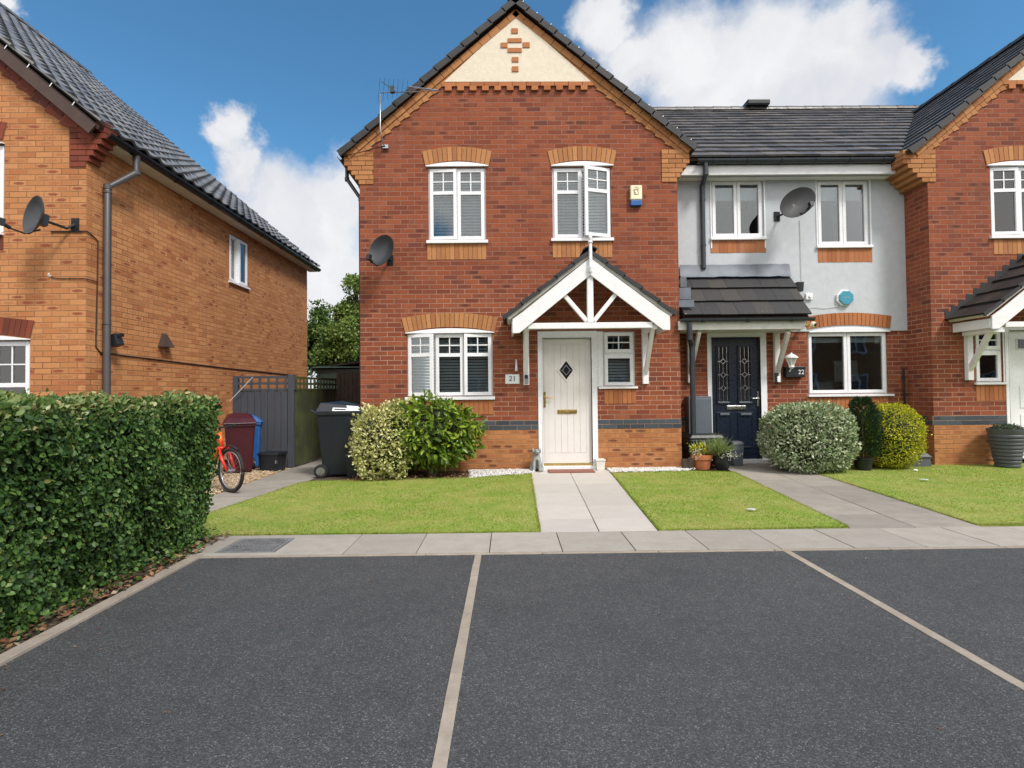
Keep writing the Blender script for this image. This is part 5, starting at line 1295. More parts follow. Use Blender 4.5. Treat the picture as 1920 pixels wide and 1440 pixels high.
# tv aerial
p0 = onY(719,271,YF-.10); p1 = onY(713,176,YF-.12)
ta_ = thing('tv_aerial',(p0[0],YF,p0[1]),'roof tv aerial on a bent pole above the left gable eaves','aerial')
mb = MB(); q = onY(713,240,YF-.12); mb.tube([(p0[0]+.01,YF-.02,p0[1]),(p0[0]-.01,YF-.10,p0[1]+.02),(q[0],YF-.12,q[1]),(p1[0],YF-.12,p1[1])],.010,8); mb.build('mast','steel',ta_,smooth=True)
mb = MB(); a = onY(718,171.5,YF-.12); b = onY(822,170,YF-.42); mb.tube([(a[0]-.05,YF-.08,a[1]),(b[0],YF-.42,b[1])],.008,6); mb.tube([(a[0]+(b[0]-a[0])*.45,YF-.25,a[1]),(b[0],YF-.42,b[1])],.013,6); mb.build('boom','chrome',ta_)
mb = MB()
for i in range(7):
    f = -.1+i*.14; x = a[0]+(b[0]-a[0])*f*.6; y = YF-.10-.25*f*.6; l = .16-.012*i; mb.tube([(x+l*.25,y-l,a[1]+l*.9),(x-l*.25,y+l*.2,a[1]-l*.9)],.0025,5)
mb.tube([(a[0]-.02,YF-.1,a[1]+.17),(a[0]+.22,YF-.16,a[1]-.04)],.006,5); mb.box(a[0]+.13,a[0]+.19,YF-.2,YF-.14,a[1]-.05,a[1]+.05)
mb.build('element','gutter',ta_)
mb = MB(); mb.box(p0[0]-.03,p0[0]+.06,YF-.04,YF-.001,p0[1]-.03,p0[1]+.03); mb.build('bracket','steel',ta_)
c = onY(700,277,YF-.03); mb = MB(); mb.tube([(p0[0],YF-.05,p0[1]),(c[0]+.05,YF-.05,p0[1]-.03),(c[0]-.2,YF-.05,p0[1]-.10),(c[0]-.45,YF-.05,p0[1]-.15)],.006,6); mb.build('lead','cable',ta_)
# alarms, number signs, lamps, cameras
al = thing('alarm_box',(F(1191,370)[0],YF,F(1191,370)[1]),'cream and blue burglar alarm box high on the red brick wall','alarm box')
x0,z0 = F(1181,388); x1,z1 = F(1202,350); zc = F(1191,377)[1]
mb = MB(); mb.box(x0,x1,YF-.07,YF-.001,zc,z1); mb.build('cover','alarm_cream',al,bevel=.015)
mb = MB(); mb.box(x0+.004,x1-.004,YF-.065,YF-.001,z0,zc-.001); mb.build('strobe','alarm_blue',al,bevel=.012)
mb = MB(); r_=random.Random(5)
for (cx_,cz_,rx_,rz_,a0,a1) in ((.09,.13,.03,.035,0,250),(.075,.10,.025,.02,90,330),(.10,.095,.025,.02,200,420),(.125,.15,.012,.03,60,240),(.055,.14,.012,.02,0,200),(.09,.19,.02,.008,0,180)):
    pts=[(x0+cx_+rx_*math.cos(math.radians(t_)),YF-.072,zc+cz_+rz_*math.sin(math.radians(t_))) for t_ in np.linspace(a0,a1,9)]; mb.tube(pts,.003,5)
mb.build('emblem','ink',al)
al2 = thing('alarm_box',(onY(1585,558,YN)[0],YN,onY(1585,558,YN)[1]),'octagonal white and blue alarm box on the grey rendered wall','alarm box')
cx_,cz_ = onY(1585,558.5,YN-.05)
oct_ = lambda r,dx=0: [(cx_+dx+r*math.cos(math.pi/8+i*math.pi/4),cz_+r*math.sin(math.pi/8+i*math.pi/4)) for i in range(8)]
mb = MB(); mb.prism(oct_(.142,-.012),YN-.06,YN-.019); mb.build('base','upvc',al2,bevel=.006); mb = MB(); mb.prism(oct_(.128,.003),YN-.085,YN-.061); mb.build('cover','teal',al2,bevel=.012)
mb = MB(); mb.tube([(cx_-.05+i*.0145,YN-.087,cz_+(.008 if i%2 else -.008)) for i in range(8)],.003,5); mb.build('logo_strip','cable_white',al2)
ns = thing('number_sign',(F(961,711)[0],YF,F(961,711)[1]),'white rounded house number plate reading 21 left of the cream door','house number')
x0,z0 = F(947.5,720); x1,z1 = F(974,702); mb = MB(); mb.box(x0,x1,YF-.016,YF-.001,z0,z1); mb.build('plate','upvc',ns,bevel=.012)
text_mesh('digits','21',.115,.002,'ink',ns,((x0+x1)/2,YF-.019,(z0+z1)/2+.008))
wl = thing('wall_lamp',(F(968,685)[0],YF,F(968,685)[1]),'small silver cone wall lamp above the number 21 plate','wall lamp')
x,zt = F(968,674); zb = F(969,696)[1]; mb = MB(); mb.lathe([(.014,0),(.016,.04),(.031,-(zt-zb)+.19)][:2],(x,YF-.05,zb),12)
mb = MB(); hL_=zt-zb; mb.lathe([(.032,0),(.030,.015),(.014,hL_-.01),(.010,hL_)],(x,YF-.045,zb),16); mb.build('shade','steel',wl,smooth=True,auto=40); mb = MB(); mb.box(x-.012,x+.03,YF-.03,YF-.001,zb+.01,zb+.06); mb.build('wall_plate','gutter',wl)
db = thing('doorbell',(F(986,709)[0],YF-.08,F(986,709)[1]),'black and silver video doorbell on the foot of the left porch bracket','doorbell')
x,z = F(986.5,711); mb = MB(); mb.box(x-.034,x+.034,YF-.098,YF-.076,z-.075,z+.075); mb.build('body','steel',db,bevel=.008); mb = MB(); mb.box(x-.026,x+.026,YF-.101,YF-.098,z+.005,z+.062); mb.build('camera_eye','black_plastic',db)
db2 = thing('doorbell',(onY(1457,708,YN)[0],YN-.08,onY(1457,708,YN)[1]),'black and white doorbell on the bracket right of the navy door','doorbell')
x,z = onY(1457,708,YN-.08); mb = MB(); mb.box(x-.045,x+.02,YN-.10,YN-.076,z-.08,z+.085); mb.build('body','black_plastic',db2,bevel=.006); mb = MB(); mb.box(x-.012,x+.036,YN-.115,YN-.10,z-.075,z+.02); mb.build('button_plate','upvc',db2,bevel=.006)
ll = thing('lantern',(onY(1483,675,YN)[0],YN,onY(1483,675,YN)[1]),'white coach lantern on the brick wall above the black post box','lantern')
x,z = onY(1484,686,YN-.14); mb = MB(); mb.lathe([(.035,0),(.04,.012),(.075,.012)][:2],(x,YN-.14,z),6); mb.lathe([(.038,.01),(.085,.13)],(x,YN-.14,z),6); mb.build('glass_body','lamp_glass',ll)
mb = MB(); mb.lathe([(.105,0),(.10,.02),(.055,.055),(.02,.07),(.012,.09)],(x,YN-.14,z+.13),12)
for i in range(6):
    th=i*math.pi/3; mb.beam((x+.040*math.cos(th),YN-.14+.040*math.sin(th),z+.01),(x+.088*math.cos(th),YN-.14+.088*math.sin(th),z+.13),.008,.008)
mb.lathe([(.02,-.05),(.045,-.02),(.042,.008)],(x,YN-.14,z),10); mb.build('cap','upvc',ll)
mb = MB(); mb.tube([(x,YN-.14,z-.03),(x-.02,YN-.12,z-.09),(x-.04,YN-.03,z-.05),(x-.04,YN-.002,z)],.009,8); mb.build('arm','upvc',ll)
lbx = thing('post_box',(onY(1491,698,YN)[0],YN,onY(1491,698,YN)[1]),'black wall post box reading 22 beside the rendered house window','post box')
x0,z0 = onY(1474,707.5,YN-.10); x1,z1 = onY(1509,687.5,YN-.10); mb = MB(); mb.box(x0,x1,YN-.11,YN-.001,z0,z1); mb.build('box_body','black_plastic',lbx,bevel=.008); mb = MB(); mb.box(x0-.008,x1+.008,YN-.118,YN-.001,z1-.035,z1+.006); mb.build('lid','black_plastic',lbx,bevel=.006)
text_mesh('digits','22',.105,.002,'number_white',lbx,(x0+(x1-x0)*.78,YN-.114,(z0+z1)/2-.005))
mb = MB(); x0,z0 = onY(1493,547,YN-.1); x1,z1 = onY(1505,529,YN-.1); mb.tbox(((x0+x1)/2-.0,YN-.09),.09,.10,.11,.12,z0,z1); tag(mb.build('floodlight','black_plastic',bevel=.006),'small black box light beside the tiled lean-to porch roof','floodlight')
mb = MB(); x0,z0 = onY(1511,562,YN-.04); x1,z1 = onY(1523,550,YN-.04); mb.box(x0,x1,YN-.055,YN-.019,z0,z1); mb.lathe([(.03,0),(.026,.02)],((x0+x1)/2+.01,YN-.055,(z0+z1)/2),12,ax=(0,-1,0)); tag(mb.build('junction_box','upvc',bevel=.006),'small white sensor box between the porch roof and the blue alarm','sensor')
cm = thing('security_camera',(onY(1522,610,YN)[0],YN,onY(1522,610,YN)[1]),'small white security camera at the corner of the lean-to porch','camera')
x,z = onY(1525,609,YN-.3); mb = MB(); mb.ball((x,YN-.30,z),.05,.05,.055); mb.build('housing','alarm_cream',cm,smooth=True); mb = MB(); mb.ball((x+.01,YN-.335,z-.002),.026,.024,.032); mb.build('lens','black_plastic',cm,smooth=True); mb = MB(); mb.tube([(x-.06,YN-.25,z),(x-.06,YN-.02,z)],.03,8); mb.build('mount','brass',cm)
mb = MB(); y,z = onX(215,638,XL+.1); 
fl = thing('floodlight',(XL,y,z),'black security light on the left house side wall beside the brown downpipe','floodlight')
mb = MB(); mb.obox((XL+.12,y,z),(1,0,.35),(0,1,0),(-.35,0,1),.055,.06,.085); mb.build('lamp_head','black_plastic',fl,bevel=.01); mb = MB(); mb.tube([(XL+.005,y+.0,z+.03),(XL+.1,y,z+.03)],.03,8); mb.obox((XL+.19,y,z+.07),(1,0,0),(0,1,0),(0,0,1),.022,.025,.022); mb.build('mount','black_plastic',fl)
y,z = onX(306,651,XL); mb = MB(); mb.add([(XL,y-.13,z+.0),(XL,y+.13,z),(XL,y+.0,z+.22),(XL+.11,y-.13,z),(XL+.11,y+.13,z),(XL+.02,y+.06,z+.22),(XL+.02,y-.06,z+.22)],[(3,4,5,6),(0,3,6),(1,5,4),(0,1,4,3),(0,6,5,1)]); tag(mb.build('vent_cowl','verge_brown'),'small brown triangular vent cowl on the buff side wall','vent')
mb = MB(); x,z = L_(95,518); mb.tube([(x,YL-.001,z),(x,YL-.03,z+.0),(x+.01,YL-.04,z+.03)],.012,8); tag(mb.build('wall_hook','upvc'),'small white hook on the left house front','hook')

# ================================================================== ground objects
def wheelie_bin(loc, w, dpt, h, mat, label, yaw=0, lid_open=0, name='wheelie_bin', sticker=False, group='wheelie bins'):
    """front faces -Y, handle and wheels at +Y; built at the origin then placed"""
    t_ = thing(name, (0,0,0), label, 'wheelie bin', group); hb = h*.90
    mb = MB(); mb.tbox((0,0),w*.74,dpt*.66,w*.94,dpt*.88,.03,hb,dy=0); mb.build('body', mat, t_, bevel=.02)
    rm = MB(); rm.box(-w*.50,w*.50,-dpt*.47,dpt*.46,hb-.045,hb); rm.build('rim', mat, t_, bevel=.01)
    ld = MB(); y0,y1 = -dpt*.52, dpt*.46
    ld.add([(-w*.52,y0,0),(w*.52,y0,0),(w*.52,y1,0),(-w*.52,y1,0),(-w*.42,y0+.09,.075),(w*.42,y0+.09,.075),(w*.38,y1-.06,.135),(-w*.38,y1-.06,.135),(-w*.2,0.02,.155),(w*.2,0.02,.155)],
           [(0,3,2,1),(0,1,5,4),(1,2,6,5),(3,0,4,7),(2,3,7,6),(4,5,9,8),(5,6,9),(6,7,8,9),(7,4,8)])
    if lid_open:
        ld.rot(-math.radians(lid_open), 'X', (0, y1, 0))
    ld.v = [(a,b,c+hb+.004) for a,b,c in ld.v]; ld.build('lid', mat, t_, bevel=.012)
    hd = MB(); hd.tube([(-w*.36,dpt*.42,hb-.03),(-w*.36,dpt*.56,hb+.02),(w*.36,dpt*.56,hb+.02),(w*.36,dpt*.42,hb-.03)],.014,8); hd.build('handle', mat, t_)
    for s in (-1,1):
        wh = MB(); wh.lathe([(.03,-.03),(.095,-.028),(.102,-.015),(.102,.015),(.095,.028),(.03,.03)],(s*(w*.43),dpt*.36,.102),20,ax=(1,0,0)); o = wh.build('wheel','rubber',t_,smooth=True,auto=40)
        hu = MB(); hu.lathe([(.02,-.034),(.062,-.031),(.066,.031),(.02,.034)],(s*(w*.43),dpt*.36,.102),14,ax=(1,0,0)); hu.build('hub','steel',o)
    ax_ = MB(); ax_.tube([(-w*.42,dpt*.36,.102),(w*.42,dpt*.36,.102)],.012,8); ax_.build('axle','steel',t_)
    if sticker:
        st = MB(); st.box(-w*.40,-w*.02,y0-.008,y0-.0,hb+.0,hb+.09)
    t_.location = loc; t_.rotation_euler = (0,0,yaw); return t_
# black bin beside the red house: wheels to its left in the picture
gx_, gy_ = G(628, 897)
bk = wheelie_bin((gx_+.02, gy_+.30, 0), .56, .74, 1.08, 'charcoal_plastic', 'black wheelie bin with a raised lid and white stickers, left of the cream bush', yaw=math.radians(97), lid_open=0)
lo_ = bk.location.copy(); ro_ = bk.rotation_euler.copy(); bk.location = (0,0,0); bk.rotation_euler = (0,0,0)
_w, _d, _h = .56, .74, 1.08*.90+.004; q00, q10, q01, q11 = Vector((-_w*.52,-_d*.52,_h)), Vector((-_w*.52,_d*.46,_h)), Vector((-_w*.42,-_d*.52+.09,_h+.075)), Vector((-_w*.38,_d*.46-.06,_h+.135))
def lidpt(u, v, off): p = q00.lerp(q10, u).lerp(q01.lerp(q11, u), v); return p+Vector((-.8,0,.55)).normalized()*off
def lidpatch(name, rects, off, mat, parent):
    m_ = MB()
    for (u0,u1,v0,v1) in rects: m_.polyext([lidpt(u0,v0,off),lidpt(u1,v0,off),lidpt(u1,v1,off),lidpt(u0,v1,off)], (-.002,0,.0015))
    return m_.build(name, mat, parent)
so_ = lidpatch('sticker', [(.10,.66,.10,.52)], .004, 'sticker', bk); lidpatch('sticker', [(.05,.34,.55,.92)], .004, 'sticker', bk)
lidpatch('print', [(.38,.62,.22,.38)], .008, 'ink', so_); bk.location = lo_; bk.rotation_euler = ro_
gx_, gy_ = G(442, 892)
wheelie_bin((gx_-.09, gy_+.30, 0), .46, .56, .88, 'maroon_plastic', 'maroon wheelie bin behind the orange bicycle', yaw=math.radians(28))
gx_, gy_ = G(478, 880)
wheelie_bin((gx_-.16, gy_+.22, 0), .40, .42, .86, 'blue_plastic', 'narrow blue wheelie bin between the maroon bin and the grey gate', yaw=math.radians(100))
def caddy(loc, w, d_, h, yaw, label, mat='charcoal_plastic'):
    t_ = thing('recycling_box',(0,0,0),label,'recycling box','recycling boxes'); mb = MB(); mb.tbox((0,0),w*.82,d_*.82,w*.94,d_*.94,0,h*.88); mb.build('body',mat,t_,bevel=.012)
    mb = MB(); mb.box(-w*.5,w*.5,-d_*.5,d_*.5,h*.86,h*.92); mb.build('rim',mat,t_,bevel=.006); mb = MB(); mb.tbox((0,0),w*1.0,d_*1.0,w*.9,d_*.9,h*.925,h); mb.box(w*.46,w*.62,-.03,.03,h*.93,h*.96); mb.build('lid',mat,t_,bevel=.008)
    hd = MB(); hd.box(w*.40,w*.44,-d_*.50-.02,-d_*.42,h*.45,h*.62); hd.build('clip','steel',t_)
    t_.location = loc; t_.rotation_euler = (0,0,yaw); return t_
gx_, gy_ = G(502, 886); caddy((gx_,gy_+.18,0),.36,.30,.31,math.radians(-8),'small dark grey lidded recycling box in front of the grey gate')
gx_, gy_ = G(662, 897); caddy((gx_,gy_+.10,0),.22,.26,.36,math.radians(0),'small dark caddy between the black bin and the cream bush','charcoal_plastic')
# bicycle, only the front shows past the hedge
fwx, fwy = onZ(433, 924, 0); R_w = .285
bi = thing('bicycle',(fwx,fwy,0),'orange and red bicycle with black tyres half hidden behind the hedge','bicycle')
d_ = Vector((.84,-.54,0)).normalized(); sdv = Vector((.54,.84,0))
def bp_(a, h, s=0): return Vector((fwx,fwy,0))+d_*a+sdv*s+Vector((0,0,h))
rear = -.95
for a in (0, rear):
    ty = MB(); ty.tube([bp_(a,R_w)+d_*math.cos(q)*(R_w-.02)+Vector((0,0,math.sin(q)*(R_w-.02))) for q in np.linspace(0,2*math.pi,41)],.022,10); o = ty.build('wheel','rubber',bi,smooth=True)
    ri = MB(); ri.tube([bp_(a,R_w)+d_*math.cos(q)*(R_w-.052)+Vector((0,0,math.sin(q)*(R_w-.052))) for q in np.linspace(0,2*math.pi,41)],.011,8); ri.build('rim','steel',o,smooth=True)
    spk = MB()
    for i in range(20):
        q = 2*math.pi*i/20; spk.tube([bp_(a,R_w,.02*(1 if i%2 else -1)),bp_(a,R_w)+d_*math.cos(q)*(R_w-.055)+Vector((0,0,math.sin(q)*(R_w-.055)))],.0014,4)
    spk.tube([bp_(a,R_w,-.045),bp_(a,R_w,.045)],.018,10); spk.build('spokes','steel',o)
hdt, hdb = bp_(-.26,.76), bp_(-.205,.58); bbk = bp_(-.56,.27); st_ = bp_(-.68,.66)
fr_ = MB(); fr_.tube([hdt,hdb],.024,10); fr_.tube([hdb+Vector((0,0,.03)),bbk],.022,10); fr_.tube([hdt-Vector((0,0,.04)),st_],.018,10); fr_.tube([bbk,st_],.016,10); fr_.tube([bp_(rear,R_w,.06),bbk],.010,8); fr_.tube([bp_(rear,R_w,.06),st_],.009,8); fr_.tube([bp_(rear,R_w,-.06),bbk],.010,8); fr_.tube([bp_(rear,R_w,-.06),st_],.009,8)
fr_.build('frame','orange_paint',bi,smooth=True)
fk = MB(); crown = bp_(-.18,.56); fk.tube([hdt,crown],.016,8); fk.tube([crown-sdv*.06,crown+sdv*.06],.020,8)
for s in (-1,1): fk.tube([crown+sdv*.06*s,bp_(-.10,.42,.058*s),bp_(0,R_w,.055*s)],.018,8,rs=[.020,.020,.012])
fk.build('fork','red_paint',bi,smooth=True)
mg = MB()
for s in (-1,1):
    pass
mg.tube([bp_(0,R_w)+d_*math.cos(q)*(R_w+.025)+Vector((0,0,math.sin(q)*(R_w+.025))) for q in np.linspace(math.radians(60),math.radians(150),10)],.014,8); mg.build('mudguard','black_plastic',bi)
hb = MB(); top = hdt+Vector((0,0,.06)); hb.tube([hdt,top],.014,8); hb.tube([top-sdv*.24-d_*.03+Vector((0,0,.03)),top-sdv*.08,top+sdv*.08,top+sdv*.24-d_*.03+Vector((0,0,.03))],.012,8); hb.tube([top+sdv*.2+Vector((0,0,.02)),top+sdv*.1+d_*.06-Vector((0,0,.01))],.006,6); hb.build('handlebar','black_plastic',bi)
sd_m = MB(); sd_m.ball(tuple(bp_(-.72,.73)),.10,.08,.03); sd_m.tube([st_,bp_(-.70,.72)],.012,8); sd_m.build('saddle','black_plastic',bi,smooth=True)
ck = MB(); ck.tube([bbk-sdv*.05,bbk+sdv*.05],.03,10); ck.tube([bbk+sdv*.06,bbk+sdv*.06+d_*.13-Vector((0,0,.08))],.010,6); ck.box(*(lambda c:(c.x-.04,c.x+.04,c.y-.03,c.y+.03,c.z-.01,c.z+.01))(bbk+sdv*.10+d_*.13-Vector((0,0,.08)))); ck.build('crank','black_plastic',bi)
# gate and fences
def lattice_fence(parent, p0, p1, z0, z1, z2, mat, nb, depth=.03, face=1):
    """boards z0..z1, open lattice z1..z2 between p0 and p1 (xy)"""
    a, b = Vector((*p0,0)), Vector((*p1,0)); u = (b-a).normalized(); nn = Vector((u.y,-u.x,0)); L = (b-a).length
    bd = MB(); w_ = L/nb
    for i in range(nb):
        c = a+u*(w_*(i+.5))+nn*random.uniform(-.004,.004); bd.obox(c+Vector((0,0,(z0+z1)/2)),u,nn,(0,0,1),w_/2-.0035,.009,(z1-z0)/2+random.uniform(-.003,.0))
    o = bd.build('board_panel',mat,parent)
    lt = MB(); zz = [z1+.01, (z1+z2)/2, z2-.012]
    for z in zz: lt.obox((a+b)/2+Vector((0,0,z)),u,nn,(0,0,1),L/2,.012,.020)
    m_ = max(3, int(L/.135))
    for i in range(m_+1): lt.obox(a+u*(L*i/m_)+nn*.013+Vector((0,0,(z1+z2)/2)),u,nn,(0,0,1),.017,.008,(z2-z1)/2)
    lt.build('trellis',mat,parent)
Yg = G(496,877)[1]; gA = (onY(440,800,Yg)[0],Yg); gB = (onY(552,800,Yg)[0],Yg)
z0_, z1_, z2_ = .03, onY(496,732,Yg)[1], onY(496,706,Yg)[1]
gt_ = thing('garden_gate',(gA[0],Yg,0),'grey painted board gate with trellis top beside the buff house','gate')
lattice_fence(gt_,gA,(gB[0]-.0,gB[1]),z0_,z1_,z2_,'fence_grey',9)
ps = MB(); ps.box(gB[0]-.10,gB[0]-.0,Yg-.03,Yg+.07,0,z2_+.03); ps.build('post','fence_grey',gt_,bevel=.004); ps = MB(); ps.box(gA[0]-.02,gA[0]+.06,Yg-.03,Yg+.05,0,z2_+.01); ps.build('post','fence_grey',gt_,bevel=.004)
mf = thing('trellis_fence',(gB[0],Yg+.05,0),'green algae covered board fence with trellis top running back from the grey gate','fence')
mfB = (onY(633,800,10.9)[0],10.9)
lattice_fence(mf,(gB[0]+.015,Yg+.02),mfB,z0_,z1_,z2_-.01,'fence_moss',17)
# lean a thin cane
cable([(onY(431,752,Yg-.1)[0],Yg-.1,onY(431,752,Yg-.1)[1]),(onY(474,707,Yg-.1)[0],Yg-.1,onY(474,707,Yg-.1)[1])],.006,'cable_white','thin pale cane leaning against the grey gate','cane',nm='garden_cane')
Yd = 10.6; bfx0, bfx1 = onY(631,800,Yd)[0], onY(676,800,Yd)[0]
bf = thing('board_fence',(bfx0,Yd,0),'dark brown vertical board fence between the black bin and the red house','fence')
bd = MB(); nb = 6; zt = onY(650,697,Yd)[1]
for i in range(nb): bd.box(bfx0+(bfx1-bfx0)*i/nb+.004,bfx0+(bfx1-bfx0)*(i+1)/nb-.004,Yd+random.uniform(-.006,.006),Yd+.022,0,zt+random.uniform(-.01,.01))
bd.build('board_panel','fence_brown',bf); mb = MB(); mb.box(bfx0-.02,bfx1,Yd+.023,Yd+.06,.4,.48); mb.box(bfx0-.02,bfx1,Yd+.023,Yd+.06,zt-.25,zt-.17); mb.build('rail','fence_brown',bf)
Ys_ = 14.5; x0,x1 = onY(594,700,Ys_)[0], onY(690,700,Ys_)[0]
sh = thing('garden_shed',(x0,Ys_,0),'dark green shed with a low black roof behind the fence','shed'); mb = MB(); zt = onY(620,692,Ys_)[1]
for i in range(14): mb.box(x0,x1,Ys_+(.008 if i%2 else 0),Ys_+1.8,i*zt/14,(i+1)*zt/14-.004)
mb.build('wall','shed_green',sh); mb = MB(); mb.polyext([(x0-.08,Ys_-.12,zt),(x1+.1,Ys_-.12,zt+.18),(x1+.1,Ys_-.12,zt+.24),(x0-.08,Ys_-.12,zt+.05)],(0,2.1,0)); mb.build('roof','black_plastic',sh,bevel=.005)
mb = MB(); mb.tube([(x0-.1,Ys_-.16,zt-.2),(x0-.1,Ys_-.16,zt+.02),(x0+.05,Ys_-.16,zt+.04),(x1,Ys_-.16,zt+.03)],.02,8); mb.build('gutter','shed_green',sh)
# drain grate
gr = thing('drain_cover',(-2.1,4.45,0),'rectangular grey drain grate in the pavement beside the hedge','drain cover')
a0,a1,b0,b1 = -2.325,-1.865,YK+.075,YB-.095
mb = MB(); mb.box(a0,a1,b0,b0+.03,-.02,.005); mb.box(a0,a1,b1-.03,b1,-.02,.005); mb.box(a0,a0+.03,b0+.03,b1-.03,-.02,.005); mb.box(a1-.03,a1,b0+.03,b1-.03,-.02,.005); mb.build('frame','iron',gr,bevel=.002)
mb = MB(); x = a0+.035
while x < a1-.035: mb.box(x,x+.012,b0+.03,b1-.03,-.02,.003); x += .030
for i in range(1,8):
    if i != 4: yy = b0+(b1-b0)*i/8; mb.box(a0+.03,a1-.03,yy-.005,yy+.005,-.0195,.0005)
pit_shade = MB(); pit_shade.box(a0+.001,a1-.001,b0+.001,b1-.001,-.0115,-.0105); pit_shade.build('pit_shade','pit_black',gr)  # thin black sheet in place of the shaded depth below the bars
mb.box(a0+.03,a1-.03,(b0+b1)/2-.01,(b0+b1)/2+.01,-.019,.0045); mb.build('grate_bars','iron',gr)
# dog statue
def skin_fig(name, joints, edges, mat, parent, sub=2):
    me = bpy.data.meshes.new(name); off = wloc(parent) if parent else Vector((0,0,0)); me.from_pydata([tuple(Vector(j[:3])-off) for j in joints], edges, [])
    o = bpy.data.objects.new(name, me); col.objects.link(o); o.parent = parent
    s = o.modifiers.new('skin','SKIN'); s.use_smooth_shade = True; sb_ = o.modifiers.new('sub','SUBSURF'); sb_.levels = sub; sb_.render_levels = sub
    for i, j in enumerate(joints): me.skin_vertices[0].data[i].radius = (j[3], j[3])
    me.skin_vertices[0].data[0].use_root = True
    me.materials.append(M[mat]); return o
sx_, sy_ = onZ(1007,886,0); sy_ += .10; k = .94
st = thing('dog_statue',(sx_,sy_,0),'small grey stone dog statue sitting left of the cream door','statue')
def q_(x,y,z,r): return (sx_+x*k,sy_+y*k,z*k,r*k)
J = [q_(0,.05,.10,.075),q_(0,.03,.17,.072),q_(0,.0,.24,.058),q_(0,-.01,.29,.050),q_(0,-.015,.345,.062),q_(.01,-.075,.325,.040),q_(.012,-.11,.315,.026),
     q_(-.045,-.04,.20,.030),q_(-.048,-.075,.10,.026),q_(-.050,-.085,.03,.026),q_(-.052,-.12,.018,.022),
     q_(.045,-.04,.20,.030),q_(.048,-.075,.10,.026),q_(.050,-.085,.03,.026),q_(.052,-.12,.018,.022),
     q_(-.075,.03,.075,.052),q_(-.085,-.03,.03,.032),q_(-.088,-.075,.02,.024),q_(.075,.03,.075,.052),q_(.085,-.03,.03,.032),q_(.088,-.075,.02,.024),
     q_(0,.12,.05,.022),q_(.07,.15,.03,.016)]
E = [(0,1),(1,2),(2,3),(3,4),(4,5),(5,6),(2,7),(7,8),(8,9),(9,10),(2,11),(11,12),(12,13),(13,14),(0,15),(15,16),(16,17),(0,18),(18,19),(19,20),(0,21),(21,22)]
skin_fig('body',J,E,'statue_stone',st)
for s in (-1,1):
    e = MB(); e.ball((sx_+s*.058*k,sy_-.02*k,.345*k),.018*k,.028*k,.045*k,8,6); e.build('ear','statue_stone',st,smooth=True)
    e = MB(); e.ball((sx_+(.005+s*.026)*k,sy_-.068*k,.362*k),.008*k,.007*k,.008*k,8,6); e.build('eye','ink',st,smooth=True)
e = MB(); e.ball((sx_+.013*k,sy_-.138*k,.325*k),.012*k,.010*k,.009*k,8,6); e.build('nose','ink',st,smooth=True)
# pots
def pot(loc, prof, mat, label, cat='plant pot', name='plant_pot', n=28, sq=False, group=None):
    t_ = thing(name, loc, label, cat, group); mb = MB(); k = 4 if sq else n
    inner = [(max(.01,r-.014),z) for r,z in reversed(prof) if z > prof[-1][1]-.06]
    mb.lathe(prof+inner, loc, k); 
    if sq: mb.rot(math.radians(45),'Z',loc)
    mb.build('pot', mat, t_, smooth=not sq, auto=35, bevel=.006 if sq else 0)
    top = prof[-1]; s = MB(); s.lathe([(.001,top[1]-.03),(top[0]-.012,top[1]-.035)],loc,k)
    if sq: s.rot(math.radians(45),'Z',loc)
    s.build('compost','soil',t_,fix=False); return t_
wx_, wy_ = onZ(1127,883,0); pw = pot((wx_,wy_+.08,0),[(.075,0),(.085,.02),(.098,.15),(.108,.152),(.108,.175)],'stone_white','empty square white pot right of the cream door',sq=True)
def tuft(parent, c, k, l0, l1, spread, mat, tmpl=LEAFN, wd=.8, z0=0, name='leaves'):
    c = np.array(c); u = unit(np.column_stack([rng.normal(0,spread,k),rng.normal(0,spread,k),np.ones(k)])); pos = c+np.column_stack([rng.normal(0,.035,k),rng.normal(0,.035,k),rng.uniform(z0,z0+.03,k)]); L = rng.uniform(l0,l1,k)
    return scatter(name,*tmpl,pos,u,unit(rnd3(k)),np.column_stack([L,L*wd,L]),mat,parent)
tx, ty = onZ(1323,882,0); tz = .0
tp = pot((tx,ty+.16,0),[(.115,0),(.12,.01),(.145,.155),(.162,.158),(.168,.225)],'terracotta','terracotta pot with yellow green and white flowering plants left of the navy door',group='pots by the navy door')
c = (tx,ty+.16,.2); tuft(tp,(c[0]-.05,c[1]-.02,.2),130,.08,.24,.55,'golden_leaf',LEAFS,.35); tuft(tp,(c[0]+.05,c[1],.2),200,.1,.26,.6,'variegated_green',LEAFN,.5); 
def flowers(parent,c,k,r,mat='white_petal',s0=.018,s1=.032): 
    pos = np.array(c)+rng.normal(0,1,(k,3))*np.array(r); return scatter('flowers',*LEAFS,pos,unit(rnd3(k)),unit(rnd3(k)),rng.uniform(s0,s1,k),mat,parent)
flowers(tp,(c[0]-.12,c[1]-.10,.27),90,(.045,.04,.05))
flowers(tp,(c[0]-.04,c[1]-.06,.36),60,(.07,.04,.03),'petal_yellow')
bx_, by_ = onZ(1361,883,0)
bpz = pot((bx_,by_+.14,0),[(.085,0),(.11,.05),(.125,.14),(.118,.20),(.125,.215)],'black_plastic','glossy black pot with white flowers beside the terracotta pot',group='pots by the navy door')
tuft(bpz,(bx_-.05,by_+.15,.2),420,.16,.40,.75,'hedge_top_leaf',LEAFN,.10); flowers(bpz,(bx_+.05,by_+.02,.24),150,(.07,.05,.035)); tuft(bpz,(bx_+.03,by_+.1,.19),140,.06,.14,.9,'conifer_leaf',LEAFS,.5)
